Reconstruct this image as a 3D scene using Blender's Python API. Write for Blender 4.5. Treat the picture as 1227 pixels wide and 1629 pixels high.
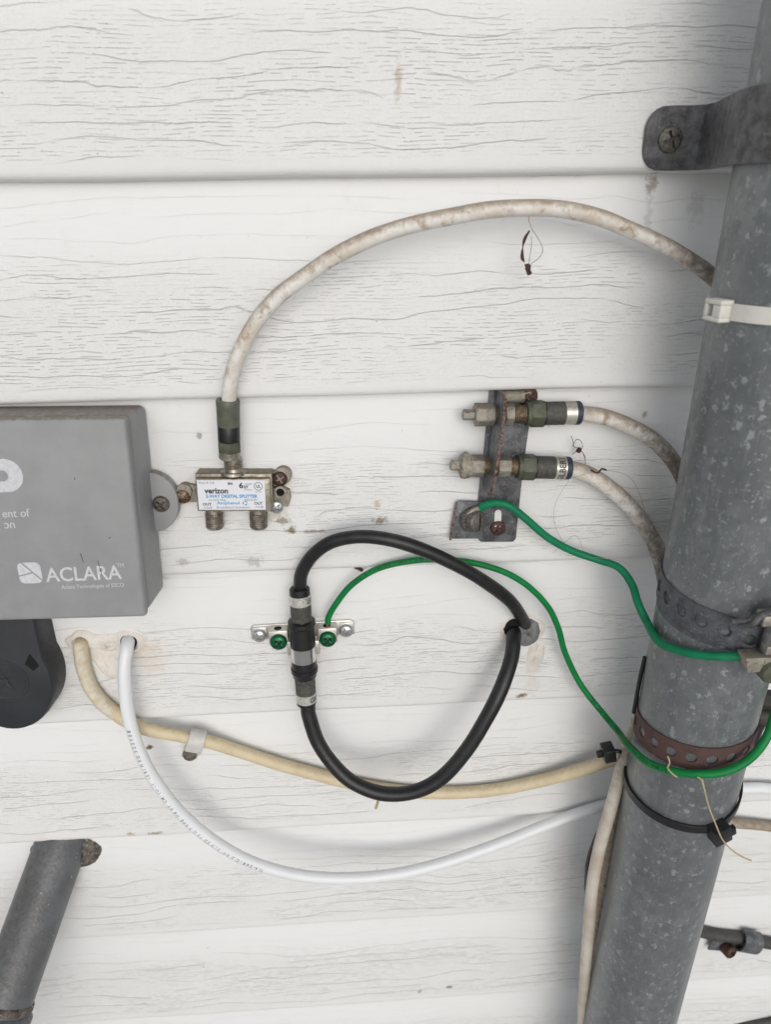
import bpy, bmesh, math, random
from mathutils import Vector, Matrix

for o in list(bpy.data.objects):
    bpy.data.objects.remove(o, do_unlink=True)
scene = bpy.context.scene
COL = scene.collection
R = math.radians
BASE = 1.45            # height of the camera above the ground, metres; all plan sizes below are millimetres
                       # x along the wall, y out of the wall is negative, z up from camera height

# ------------------------------------------------------------------ camera
cam_data = bpy.data.cameras.new('camera')
cam = bpy.data.objects.new('camera', cam_data)
COL.objects.link(cam)
cam.location = (0, -0.34577, BASE)
cam.rotation_euler = (R(65.560), R(0.7235), R(-3.2572))
cam_data.sensor_fit = 'VERTICAL'
cam_data.sensor_height = 24.0
cam_data.lens = 16.0907
cam_data.clip_start = 0.01
cam_data.clip_end = 600
cam_data.dof.use_dof = True
cam_data.dof.focus_distance = 0.385
cam_data.dof.aperture_fstop = 6.5
scene.camera = cam

# ------------------------------------------------------------------ daylight, overcast
SUN_AZ, SUN_EL = 6.0, 22.0        # degrees right of the wall's normal, above the horizon
sd = Vector((math.sin(R(SUN_AZ)) * math.cos(R(SUN_EL)), -math.cos(R(SUN_AZ)) * math.cos(R(SUN_EL)), math.sin(R(SUN_EL))))
world = bpy.data.worlds.new('World')
scene.world = world
world.use_nodes = True
wn = world.node_tree
wn.nodes.clear()
sky = wn.nodes.new('ShaderNodeTexSky')
sky.sky_type = 'NISHITA'
sky.sun_disc = False
sky.sun_elevation = R(SUN_EL)
sky.sun_rotation = math.atan2(sd.x, sd.y)
sky.dust_density = 1.2
sky.air_density = 1.0
sky.ozone_density = 1.0
wb = wn.nodes.new('ShaderNodeBackground')
wb.inputs['Strength'].default_value = 0.15
wo = wn.nodes.new('ShaderNodeOutputWorld')
cloud = wn.nodes.new('ShaderNodeHueSaturation')      # a white overcast: the blue mostly gone
cloud.inputs['Saturation'].default_value = 0.3
wn.links.new(sky.outputs[0], cloud.inputs['Color'])
wn.links.new(cloud.outputs[0], wb.inputs[0])
wn.links.new(wb.outputs[0], wo.inputs[0])
sun_data = bpy.data.lights.new('sun', 'SUN')
sun_data.energy = 0.65
sun_data.angle = R(40)
sun_data.color = (1.0, 0.99, 0.98)
sun = bpy.data.objects.new('sun', sun_data)
COL.objects.link(sun)
sun.rotation_euler = sd.to_track_quat('Z', 'Y').to_euler()
sun.location = (0.3, -3, 4)

vs = scene.view_settings
vs.view_transform = 'Standard'
vs.look = 'None'
vs.gamma = 1.0
vs.use_curve_mapping = False
vs.exposure = 0.0
scene.render.engine = 'CYCLES'
scene.cycles.max_bounces = 6
scene.cycles.diffuse_bounces = 3
scene.cycles.glossy_bounces = 3

# ------------------------------------------------------------------ material helper
class NT:
    def __init__(self, name):
        self.m = bpy.data.materials.new(name)
        self.m.use_nodes = True
        self.t = self.m.node_tree
        self.t.nodes.clear()
        self.out = self.t.nodes.new('ShaderNodeOutputMaterial')
        self.b = self.t.nodes.new('ShaderNodeBsdfPrincipled')
        self.t.links.new(self.b.outputs[0], self.out.inputs[0])
    def link(self, a, b):
        self.t.links.new(a, b)
    def put(self, sock, v):
        if hasattr(v, 'is_linked') or hasattr(v, 'links'):
            self.link(v, sock)
        else:
            if isinstance(v, (tuple, list)) and len(v) == 3 and sock.type == 'RGBA':
                v = (*v, 1)
            sock.default_value = v
    def math(self, op, a, b=0.0, c=None, clamp=False):
        n = self.t.nodes.new('ShaderNodeMath'); n.operation = op; n.use_clamp = clamp
        self.put(n.inputs[0], a); self.put(n.inputs[1], b)
        if c is not None: self.put(n.inputs[2], c)
        return n.outputs[0]
    def smooth(self, v, lo, hi, a=0.0, b=1.0):
        n = self.t.nodes.new('ShaderNodeMapRange'); n.interpolation_type = 'SMOOTHSTEP'
        self.put(n.inputs[0], v); n.inputs[1].default_value = lo; n.inputs[2].default_value = hi
        n.inputs[3].default_value = a; n.inputs[4].default_value = b
        return n.outputs[0]
    def noise(self, vec, scale=1.0, detail=2.0, rough=0.5, dist=0.0, col=False):
        n = self.t.nodes.new('ShaderNodeTexNoise')
        self.put(n.inputs['Vector'], vec); n.inputs['Scale'].default_value = scale
        n.inputs['Detail'].default_value = detail; n.inputs['Roughness'].default_value = rough
        n.inputs['Distortion'].default_value = dist
        return n.outputs['Color' if col else 0]
    def voronoi(self, vec, scale=1.0, feature='F1', out=0, rnd=1.0):
        n = self.t.nodes.new('ShaderNodeTexVoronoi'); n.feature = feature
        self.put(n.inputs['Vector'], vec); n.inputs['Scale'].default_value = scale
        n.inputs['Randomness'].default_value = rnd
        return n.outputs[out]
    def pos(self):                      # place in the world, millimetres
        g = self.t.nodes.new('ShaderNodeNewGeometry')
        v = self.t.nodes.new('ShaderNodeVectorMath'); v.operation = 'SCALE'
        self.link(g.outputs['Position'], v.inputs[0]); v.inputs['Scale'].default_value = 1000
        return v.outputs[0]
    def normal_z(self):
        g = self.t.nodes.new('ShaderNodeNewGeometry')
        return self.sep(g.outputs['Normal'])[2]
    def sep(self, v):
        n = self.t.nodes.new('ShaderNodeSeparateXYZ'); self.link(v, n.inputs[0])
        return n.outputs[0], n.outputs[1], n.outputs[2]
    def comb(self, x, y, z):
        n = self.t.nodes.new('ShaderNodeCombineXYZ')
        for i, v in enumerate((x, y, z)): self.put(n.inputs[i], v)
        return n.outputs[0]
    def mul(self, v, s):
        n = self.t.nodes.new('ShaderNodeVectorMath'); n.operation = 'MULTIPLY'
        self.link(v, n.inputs[0]); n.inputs[1].default_value = s
        return n.outputs[0]
    def mix(self, f, a, b):
        n = self.t.nodes.new('ShaderNodeMix'); n.data_type = 'RGBA'
        self.put(n.inputs[0], f); self.put(n.inputs[6], a); self.put(n.inputs[7], b)
        return n.outputs[2]
    def bump(self, h, dist_mm=0.3, strength=1.0, prev=None):
        n = self.t.nodes.new('ShaderNodeBump')
        n.inputs['Strength'].default_value = strength
        n.inputs['Distance'].default_value = dist_mm / 1000
        self.link(h, n.inputs['Height'])
        if prev is not None: self.link(prev, n.inputs['Normal'])
        return n.outputs[0]
    def set(self, color=None, rough=None, metal=None, normal=None, spec=None):
        if color is not None: self.put(self.b.inputs['Base Color'], color)
        if rough is not None: self.put(self.b.inputs['Roughness'], rough)
        if metal is not None: self.put(self.b.inputs['Metallic'], metal)
        if normal is not None: self.put(self.b.inputs['Normal'], normal)
        if spec is not None: self.put(self.b.inputs['Specular IOR Level'], spec)
        return self.m

MAT = {}
def weathered(name, base, rough=0.5, metal=0.0, second=None, scale=0.25, amount=0.5, dirt=None, dirt_lo=0.55, dirt_hi=0.7,
              dirt_scale=0.18, top_dirt=None, top_lo=0.25, top_hi=0.95, bump=0.15, bump_scale=1.2, spec=0.5, pole_grime=False):
    """A base colour broken up by a second tone, blotches of dirt, dust lying on upward faces and fine relief."""
    n = NT(name); p = n.pos()
    c = base
    if second is not None:
        c = n.mix(n.math('MULTIPLY', n.smooth(n.noise(p, scale, 4, 0.6), 0.35, 0.68), amount), c, second)
    if dirt is not None:
        c = n.mix(n.smooth(n.noise(p, dirt_scale, 5, 0.65, 0.4), dirt_lo, dirt_hi), c, dirt)
    if top_dirt is not None:
        nz = n.math('ADD', n.normal_z(), n.math('MULTIPLY', n.math('SUBTRACT', n.noise(p, 0.35, 5, 0.7), 0.5), 1.7))
        c = n.mix(n.math('MULTIPLY', n.smooth(nz, top_lo, top_hi), 0.8), c, top_dirt)
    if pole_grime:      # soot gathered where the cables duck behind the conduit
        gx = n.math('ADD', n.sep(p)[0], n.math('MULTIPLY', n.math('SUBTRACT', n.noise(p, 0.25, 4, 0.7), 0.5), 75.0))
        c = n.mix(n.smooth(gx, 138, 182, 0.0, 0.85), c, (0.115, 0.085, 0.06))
    nz2 = n.noise(p, bump_scale, 3, 0.6)
    rr = n.math('ADD', rough, n.math('MULTIPLY', n.math('SUBTRACT', n.noise(p, 0.5, 3), 0.5), 0.3))
    MAT[name] = n.set(c, rr, metal, n.bump(nz2, bump) if bump else None, spec)
    return MAT[name]

# --- vinyl siding: embossed wood grain with dirt in its grooves, a few stains of their own shape
Z0, PITCH, SLOPE = 11.8, 101.6, 8.5
def siding_material(key, stains):
    n = NT('vinyl_siding'); p = n.pos()
    x, y, z = n.sep(p)
    z = n.math('SUBTRACT', z, BASE * 1000)
    row = n.math('DIVIDE', n.math('SUBTRACT', z, Z0), PITCH)
    frac = n.math('FRACT', row)                                   # 0 at the lip, 1 under the next lip
    rowid = n.math('FLOOR', row)
    grainy = n.smooth(frac, 0.74, 0.50)                           # the strip under each lap is pressed smooth
    near_lip = n.smooth(frac, 0.03, 0.085)
    off = n.math('MULTIPLY', rowid, 37.7)
    # long wandering cracks about a centimetre apart, broken here and there
    w1 = n.noise(n.comb(n.math('MULTIPLY', x, 0.0105), off, n.math('MULTIPLY', z, 0.03)), 1.0, 2, 0.45)
    ph1 = n.math('ADD', n.math('DIVIDE', z, 8.5), n.math('MULTIPLY', w1, 3.4))
    jag = n.noise(n.comb(n.math('MULTIPLY', x, 0.12), off, n.math('MULTIPLY', z, 0.08)), 1.0, 3, 0.7)
    ph1 = n.math('ADD', ph1, n.math('ADD', n.math('MULTIPLY', rowid, 0.37), n.math('MULTIPLY', jag, 0.22)))
    d = n.math('ABSOLUTE', n.math('SUBTRACT', n.math('FRACT', ph1), 0.5))
    brk = n.noise(n.comb(n.math('MULTIPLY', x, 0.016), off, n.math('MULTIPLY', z, 0.13)), 1.0, 2)
    crack = n.math('MULTIPLY', n.smooth(d, 0.026, 0.005), n.smooth(brk, 0.41, 0.54))
    # short tight grain lines
    w2 = n.noise(n.comb(n.math('MULTIPLY', x, 0.022), off, n.math('MULTIPLY', z, 0.09)), 1.0, 2, 0.5)
    ph2 = n.math('ADD', n.math('DIVIDE', z, 1.75), n.math('MULTIPLY', w2, 3.2))
    d2 = n.math('ABSOLUTE', n.math('SUBTRACT', n.math('FRACT', ph2), 0.5))
    seg = n.noise(n.comb(n.math('MULTIPLY', x, 0.15), off, n.math('MULTIPLY', z, 0.6)), 1.0, 2, 0.6)
    patch = n.smooth(n.noise(n.comb(n.math('MULTIPLY', x, 0.018), off, n.math('MULTIPLY', z, 0.045)), 1.0, 2), 0.36, 0.62)
    dash = n.math('MULTIPLY', n.smooth(d2, 0.14, 0.02), n.smooth(seg, 0.45, 0.56))
    soft = n.math('ADD', n.math('MULTIPLY', grainy, 0.85), 0.15)
    dash = n.math('MULTIPLY', n.math('MULTIPLY', dash, n.math('ADD', n.math('MULTIPLY', patch, 0.75), 0.25)), soft)
    crack = n.math('MULTIPLY', crack, n.math('ADD', n.math('MULTIPLY', grainy, 0.7), 0.3))
    stip = n.noise(p, 1.1, 2, 0.7)
    h = n.math('ADD', n.math('MULTIPLY', crack, -1.0), n.math('MULTIPLY', dash, -0.75))
    h = n.math('MULTIPLY', h, near_lip)
    h = n.math('ADD', h, n.math('MULTIPLY', n.math('MULTIPLY', stip, soft), 0.55))
    wob = n.noise(n.comb(n.math('MULTIPLY', x, 0.006), off, n.math('MULTIPLY', z, 0.03)), 1.0, 2)
    base = n.mix(n.noise(n.comb(n.math('MULTIPLY', x, 0.012), off, n.math('MULTIPLY', z, 0.03)), 1.0, 4, 0.6), (0.73, 0.722, 0.706), (0.78, 0.775, 0.765))
    bright = n.smooth(n.math('ADD', frac, n.math('MULTIPLY', n.math('SUBTRACT', n.noise(n.comb(n.math('MULTIPLY', x, 0.008), off, n.math('MULTIPLY', z, 0.02)), 1.0, 3), 0.5), 0.25)), 0.45, 0.80)
    base = n.mix(bright, base, (0.80, 0.798, 0.792))                 # lighter tone towards the top of each course
    g = n.math('MULTIPLY', n.math('ADD', n.math('MULTIPLY', crack, 0.18), n.math('MULTIPLY', dash, 0.10)), near_lip, clamp=True)
    base = n.mix(g, base, (0.33, 0.30, 0.26))
    pit = n.math('MULTIPLY', n.smooth(stip, 0.56, 0.70), n.math('MULTIPLY', soft, near_lip))
    base = n.mix(n.math('MULTIPLY', pit, 0.16), base, (0.33, 0.30, 0.26))
    grime = n.smooth(n.noise(p, 0.035, 5, 0.7), 0.58, 0.80)
    base = n.mix(n.math('MULTIPLY', grime, 0.16), base, (0.50, 0.44, 0.37))
    specks = n.smooth(n.noise(p, 0.55, 2, 0.5), 0.765, 0.80)
    base = n.mix(n.math('MULTIPLY', specks, 0.6), base, (0.16, 0.12, 0.09))
    # stains: x, z, half width, half height, strength, colour
    rag = n.math('MULTIPLY', n.math('SUBTRACT', n.noise(p, 0.33, 4, 0.7), 0.5), 3.2)
    for sx, sz, a, b, k, c in stains:
        u = n.math('DIVIDE', n.math('SUBTRACT', x, sx), a); v = n.math('DIVIDE', n.math('SUBTRACT', z, sz), b)
        dd = n.math('SQRT', n.math('ADD', n.math('MULTIPLY', u, u), n.math('MULTIPLY', v, v)))
        f = n.smooth(n.math('ADD', dd, rag), 1.25, 0.35)
        base = n.mix(n.math('MULTIPLY', f, k), base, c)
    h = n.math('ADD', h, n.math('MULTIPLY', wob, 2.5))
    MAT[key] = n.set(base, 0.52, 0.0, n.bump(h, 0.36), 0.35)
BRN, TAN, GRY = (0.20, 0.13, 0.085), (0.42, 0.33, 0.22), (0.22, 0.2, 0.18)
STAINS = [(-39.5, -161.8, 5, 2.2, 0.7, BRN), (-44, -158, 7, 4, 0.45, TAN), (14.8, -163.8, 4.5, 2.5, 0.75, BRN), (13.2, -153.4, 2.2, 3, 0.6, TAN),
          (-97.3, -183.8, 3.5, 2.5, 0.45, GRY), (-57, -185.5, 5, 3.5, 0.4, GRY), (-35.5, -167.2, 3, 2.2, 0.95, (0.22, 0.18, 0.08)), (-22, -168.5, 9, 1.2, 0.6, BRN),
          (26.1, 46.9, 1.8, 9, 0.55, TAN), (147, 5, 3, 5, 0.6, BRN), (170, -5, 4, 8, 0.22, GRY), (103.4, -289.5, 4, 2.0, 0.9, BRN), (-138.3, -322, 2.6, 1.8, 1.0, (0.16, 0.09, 0.05)),
          (-160, -392, 3, 1.5, 0.7, (0.4, 0.27, 0.12)), (-143.6, -392.5, 6, 1.4, 0.75, (0.3, 0.22, 0.13)), (8, -450, 1.2, 7, 0.45, BRN), (64.6, -585, 3, 2, 0.8, BRN),
          (40, -588, 2, 2, 0.5, BRN), (-80, -111.8, 1.5, 2, 0.6, BRN), (160, -108, 2, 2, 0.6, BRN), (165, -122, 1.4, 3, 0.7, GRY), (147, -12, 2, 9, 0.25, GRY),
          (112, -262, 5, 12, 0.6, (0.62, 0.55, 0.48)), (110, -280, 6, 10, 0.4, (0.62, 0.55, 0.48)), (-148, -243, 26, 9, 0.45, (0.66, 0.54, 0.44)), (-125, -250, 10, 16, 0.4, (0.66, 0.56, 0.44))]
siding_material('siding', [])

# --- galvanised steel: mottled zinc with pale oxide flecks
def galvanised():
    n = NT('galvanised_steel'); p = n.pos()
    q = n.mul(p, (1.0, 1.0, 0.8))
    wv = n.t.nodes.new('ShaderNodeVectorMath'); wv.operation = 'ADD'
    n.link(q, wv.inputs[0])
    off = n.t.nodes.new('ShaderNodeVectorMath'); off.operation = 'SCALE'
    n.link(n.noise(q, 0.5, 2, 0.5, 0, True), off.inputs[0]); off.inputs['Scale'].default_value = 4.0
    n.link(off.outputs[0], wv.inputs[1]); q2 = wv.outputs[0]
    cell = n.sep(n.voronoi(q2, 0.26, 'F1', 1))[0]
    c = n.mix(cell, (0.172, 0.184, 0.191), (0.225, 0.239, 0.246))
    c = n.mix(n.smooth(n.noise(p, 0.03, 4, 0.6), 0.35, 0.65, 0, 0.55), c, (0.148, 0.158, 0.164))
    d = n.voronoi(q2, 0.21, 'F1', 0)
    pick = n.sep(n.voronoi(q2, 0.21, 'F1', 1))[1]
    fleck = n.math('MULTIPLY', n.smooth(n.math('ADD', d, n.math('MULTIPLY', n.noise(p, 0.6, 3), 1.1)), 0.92, 0.70), n.smooth(pick, 0.55, 0.66))
    d2 = n.voronoi(q2, 0.52, 'F1', 0)
    pick2 = n.sep(n.voronoi(q2, 0.52, 'F1', 1))[2]
    fleck2 = n.math('MULTIPLY', n.smooth(n.math('ADD', d2, n.math('MULTIPLY', n.noise(p, 1.0, 2), 0.9)), 0.82, 0.58), n.smooth(pick2, 0.55, 0.65))
    fl = n.math('MAXIMUM', n.math('MULTIPLY', fleck, 0.8), n.math('MULTIPLY', fleck2, 0.55))
    c = n.mix(fl, c, (0.36, 0.378, 0.385))
    streak = n.smooth(n.noise(n.mul(p, (0.9, 0.9, 0.05)), 1.0, 3), 0.58, 0.75, 0, 0.35)
    c = n.mix(streak, c, (0.33, 0.34, 0.34))
    grime = n.smooth(n.noise(p, 0.3, 4, 0.7), 0.68, 0.76, 0, 0.8)
    c = n.mix(grime, c, (0.06, 0.055, 0.05))
    rust = n.smooth(n.noise(p, 0.10, 4, 0.7), 0.745, 0.78, 0, 0.7)
    c = n.mix(rust, c, (0.17, 0.09, 0.06))
    MAT['galv'] = n.set(c, n.math('ADD', 0.36, n.math('MULTIPLY', fl, 0.2)), 0.45, n.bump(n.math('ADD', n.noise(p, 0.8, 3), n.math('MULTIPLY', fl, 0.6)), 0.12), 0.5)
galvanised()

weathered('zinc_sheet', (0.165, 0.17, 0.18), 0.45, 0.4, (0.07, 0.072, 0.078), 0.16, 1.0, (0.38, 0.38, 0.40), 0.57, 0.72, 0.8, bump=0.4)
weathered('zinc_sheet_worn', (0.135, 0.136, 0.142), 0.5, 0.35, (0.062, 0.060, 0.062), 0.22, 0.95, (0.26, 0.235, 0.22), 0.60, 0.72, 0.55, bump=0.4)
weathered('rust_edge', (0.13, 0.055, 0.042), 0.85, 0.0, (0.34, 0.27, 0.23), 0.9, 0.8, (0.03, 0.018, 0.016), 0.50, 0.60, 0.7, bump=0.5)
weathered('rust_band', (0.105, 0.055, 0.048), 0.75, 0.1, (0.075, 0.045, 0.042), 0.2, 0.9, (0.15, 0.14, 0.14), 0.64, 0.75, 0.3, bump=0.25)
weathered('rust_screw', (0.05, 0.022, 0.016), 0.5, 0.3, (0.12, 0.055, 0.04), 0.9, 0.8, bump=0.35)
weathered('copper_screw', (0.26, 0.14, 0.085), 0.4, 0.6, (0.04, 0.02, 0.014), 0.8, 0.95, bump=0.35)
weathered('old_screw', (0.19, 0.175, 0.15), 0.5, 0.5, (0.07, 0.06, 0.05), 0.8, 0.9, bump=0.3)
weathered('zinc_screw', (0.62, 0.63, 0.64), 0.28, 0.85, (0.40, 0.40, 0.40), 0.8, 0.6, bump=0.08)
weathered('green_screw', (0.004, 0.13, 0.045), 0.3, 0.45, (0.002, 0.07, 0.03), 0.8, 0.6, bump=0.06)
weathered('grey_plastic', (0.295, 0.298, 0.302), 0.5, 0.0, (0.262, 0.265, 0.268), 0.05, 0.9, (0.10, 0.09, 0.075), 0.70, 0.76, 0.8, (0.17, 0.13, 0.085), 0.55, 1.1, bump=0.05, spec=0.4)
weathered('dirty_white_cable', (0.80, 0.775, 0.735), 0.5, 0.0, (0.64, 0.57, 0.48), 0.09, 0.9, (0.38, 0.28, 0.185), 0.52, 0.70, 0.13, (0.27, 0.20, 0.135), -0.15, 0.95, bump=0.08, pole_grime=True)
weathered('pole_end_cable', (0.60, 0.55, 0.48), 0.55, 0.0, (0.47, 0.40, 0.32), 0.05, 0.9, (0.33, 0.25, 0.18), 0.58, 0.85, 0.06, (0.24, 0.18, 0.12), 0.1, 0.9, bump=0.1)
weathered('brown_cable', (0.27, 0.215, 0.155), 0.65, 0.0, (0.40, 0.34, 0.27), 0.2, 0.8, (0.12, 0.09, 0.06), 0.55, 0.7, 0.3, bump=0.15)
weathered('cream_cable', (0.66, 0.555, 0.375), 0.5, 0.0, (0.58, 0.47, 0.30), 0.1, 0.7, (0.40, 0.31, 0.19), 0.64, 0.78, 0.3, (0.42, 0.34, 0.22), 0.6, 1.4, bump=0.12)
weathered('painted_cable', (0.70, 0.64, 0.53), 0.6, 0.0, (0.60, 0.51, 0.36), 0.3, 0.9, (0.42, 0.35, 0.25), 0.62, 0.74, 0.5, bump=0.5)
weathered('data_cable', (0.79, 0.80, 0.81), 0.36, 0.0, (0.76, 0.77, 0.78), 0.05, 0.6, bump=0.03)
weathered('black_rubber', (0.008, 0.008, 0.009), 0.42, 0.0, (0.018, 0.018, 0.018), 0.15, 0.8, (0.10, 0.10, 0.10), 0.72, 0.8, 0.8, bump=0.08)
weathered('black_nylon', (0.009, 0.009, 0.010), 0.38, 0.0, (0.016, 0.016, 0.016), 0.3, 0.6, bump=0.05)
weathered('dark_cable', (0.045, 0.042, 0.040), 0.6, 0.0, (0.075, 0.07, 0.066), 0.15, 0.8, bump=0.1)
weathered('black_pad', (0.020, 0.022, 0.027), 0.5, 0.0, (0.030, 0.032, 0.037), 0.05, 0.8, (0.06, 0.06, 0.062), 0.70, 0.80, 0.7, bump=0.08)
weathered('white_nylon', (0.70, 0.685, 0.63), 0.4, 0.0, (0.60, 0.57, 0.50), 0.15, 0.6, bump=0.04)
weathered('green_wire', (0.001, 0.205, 0.045), 0.5, 0.0, (0.001, 0.145, 0.034), 0.12, 0.7, (0.015, 0.08, 0.035), 0.66, 0.76, 0.6, bump=0.06, spec=0.3)
weathered('green_wire_aged', (0.002, 0.20, 0.085), 0.5, 0.0, (0.003, 0.14, 0.062), 0.12, 0.7, (0.03, 0.09, 0.06), 0.64, 0.76, 0.5, bump=0.06, spec=0.3)
weathered('strap_zinc', (0.115, 0.121, 0.137), 0.45, 0.35, (0.07, 0.073, 0.082), 0.2, 1.0, (0.27, 0.28, 0.30), 0.60, 0.72, 0.5, bump=0.35)
weathered('nickel', (0.40, 0.37, 0.31), 0.42, 0.6, (0.24, 0.205, 0.155), 0.25, 0.85, (0.17, 0.13, 0.085), 0.52, 0.70, 0.3, (0.125, 0.095, 0.055), 0.1, 0.9, bump=0.2)
weathered('nickel_thread', (0.42, 0.39, 0.34), 0.4, 0.8, (0.20, 0.165, 0.12), 0.4, 0.9, bump=0.1)
weathered('tarnished', (0.27, 0.245, 0.20), 0.6, 0.35, (0.38, 0.355, 0.31), 0.3, 0.9, (0.13, 0.105, 0.075), 0.55, 0.7, 0.4, (0.20, 0.17, 0.13), 0.3, 1.1, bump=0.3)
weathered('crust', (0.25, 0.225, 0.18), 0.9, 0.0, (0.42, 0.39, 0.33), 0.5, 0.9, (0.10, 0.085, 0.06), 0.55, 0.7, 0.6, bump=0.8, bump_scale=0.8)
weathered('brass_thread', (0.26, 0.20, 0.13), 0.55, 0.6, (0.13, 0.10, 0.07), 0.5, 0.9, bump=0.2)
weathered('olive_nut', (0.115, 0.125, 0.085), 0.55, 0.3, (0.075, 0.08, 0.057), 0.3, 0.8, (0.15, 0.27, 0.20), 0.70, 0.8, 0.4, bump=0.2)
weathered('olive_sleeve', (0.125, 0.135, 0.10), 0.5, 0.2, (0.09, 0.098, 0.072), 0.3, 0.8, bump=0.12)
weathered('grey_sleeve', (0.105, 0.10, 0.088), 0.6, 0.3, (0.065, 0.062, 0.055), 0.5, 0.9, bump=0.3)
weathered('silver_ring', (0.62, 0.60, 0.54), 0.35, 0.5, (0.50, 0.47, 0.40), 0.3, 0.8, None, top_dirt=(0.30, 0.25, 0.18), top_lo=0.4, top_hi=1.3, bump=0.06)
weathered('clean_ring', (0.66, 0.64, 0.59), 0.3, 0.5, (0.58, 0.555, 0.50), 0.3, 0.7, bump=0.04)
weathered('navy_ring', (0.030, 0.042, 0.072), 0.5, 0.0, (0.022, 0.03, 0.05), 0.4, 0.8, bump=0.05)
weathered('bright_metal', (0.78, 0.77, 0.75), 0.16, 1.0, (0.62, 0.60, 0.57), 0.2, 0.6, bump=0.02)
weathered('block_metal', (0.62, 0.60, 0.56), 0.38, 0.7, (0.52, 0.50, 0.46), 0.2, 0.7, bump=0.05)
weathered('steel_nut', (0.42, 0.40, 0.35), 0.45, 0.6, (0.26, 0.24, 0.20), 0.4, 0.8, bump=0.15)
weathered('copper_wire', (0.55, 0.24, 0.13), 0.35, 0.9, (0.40, 0.16, 0.09), 0.8, 0.7, bump=0.05)
weathered('caulk', (0.77, 0.735, 0.69), 0.6, 0.0, (0.71, 0.65, 0.58), 0.12, 0.9, (0.45, 0.37, 0.28), 0.66, 0.80, 0.3, bump=0.9, bump_scale=0.35)
weathered('clear_caulk', (0.72, 0.68, 0.64), 0.45, 0.0, (0.62, 0.56, 0.50), 0.12, 0.9, (0.30, 0.25, 0.20), 0.64, 0.78, 0.25, bump=0.3, bump_scale=0.5)
weathered('putty', (0.16, 0.14, 0.115), 0.85, 0.0, (0.05, 0.043, 0.036), 0.25, 0.95, (0.45, 0.42, 0.36), 0.58, 0.70, 0.35, bump=1.4, bump_scale=0.5)
weathered('bushing_grey', (0.20, 0.21, 0.22), 0.6, 0.0, (0.13, 0.125, 0.115), 0.2, 0.9, bump=0.2)
weathered('grey_pipe', (0.135, 0.14, 0.147), 0.42, 0.0, (0.095, 0.095, 0.098), 0.05, 0.9, (0.30, 0.285, 0.26), 0.655, 0.70, 0.20, (0.062, 0.052, 0.042), 0.3, 1.2, bump=0.4, bump_scale=0.5)
weathered('blue_grey', (0.14, 0.155, 0.19), 0.5, 0.0, (0.09, 0.075, 0.06), 0.3, 0.9, bump=0.2)
weathered('hole_dark', (0.003, 0.0028, 0.0025), 0.9, 0.0, bump=0)
weathered('paper', (0.74, 0.75, 0.79), 0.45, 0.0, (0.70, 0.705, 0.73), 0.1, 0.6, (0.45, 0.40, 0.34), 0.74, 0.82, 0.6, bump=0.02)
weathered('ink_black', (0.03, 0.03, 0.032), 0.6, 0.0, (0.07, 0.07, 0.07), 1.5, 0.8, bump=0)
weathered('ink_blue', (0.05, 0.30, 0.62), 0.5, 0.0, (0.09, 0.36, 0.66), 1.5, 0.8, bump=0)
weathered('ink_grey', (0.11, 0.11, 0.13), 0.6, 0.0, (0.22, 0.22, 0.25), 1.5, 0.8, bump=0)
weathered('ink_pale', (0.62, 0.625, 0.655), 0.5, 0.0, (0.50, 0.505, 0.53), 0.6, 0.8, bump=0)
weathered('cable_ink', (0.10, 0.10, 0.11), 0.6, 0.0, (0.28, 0.28, 0.29), 0.8, 0.8, bump=0)
weathered('wire_ink', (0.006, 0.02, 0.012), 0.6, 0.0, bump=0)
weathered('dry_leaf', (0.085, 0.040, 0.030), 0.8, 0.0, (0.05, 0.025, 0.02), 0.8, 0.8, bump=0.2)
weathered('straw', (0.50, 0.39, 0.24), 0.8, 0.0, (0.36, 0.27, 0.16), 0.6, 0.8, bump=0.1)
weathered('cobweb', (0.30, 0.27, 0.24), 0.9, 0.0, bump=0)
weathered('vinyl_clip', (0.62, 0.60, 0.565), 0.5, 0.0, (0.54, 0.51, 0.47), 0.2, 0.7, bump=0.1)
def concrete():
    n = NT('concrete_ground'); p = n.mul(n.pos(), (0.001, 0.001, 0.001))
    c = n.mix(n.noise(p, 1.3, 6, 0.6), (0.40, 0.395, 0.385), (0.47, 0.465, 0.455))
    c = n.mix(n.smooth(n.noise(p, 60, 3), 0.6, 0.75, 0, 0.5), c, (0.2, 0.19, 0.18))
    MAT['concrete'] = n.set(c, 0.9, 0.0, n.bump(n.noise(p, 80, 4), 3))
concrete()

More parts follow.
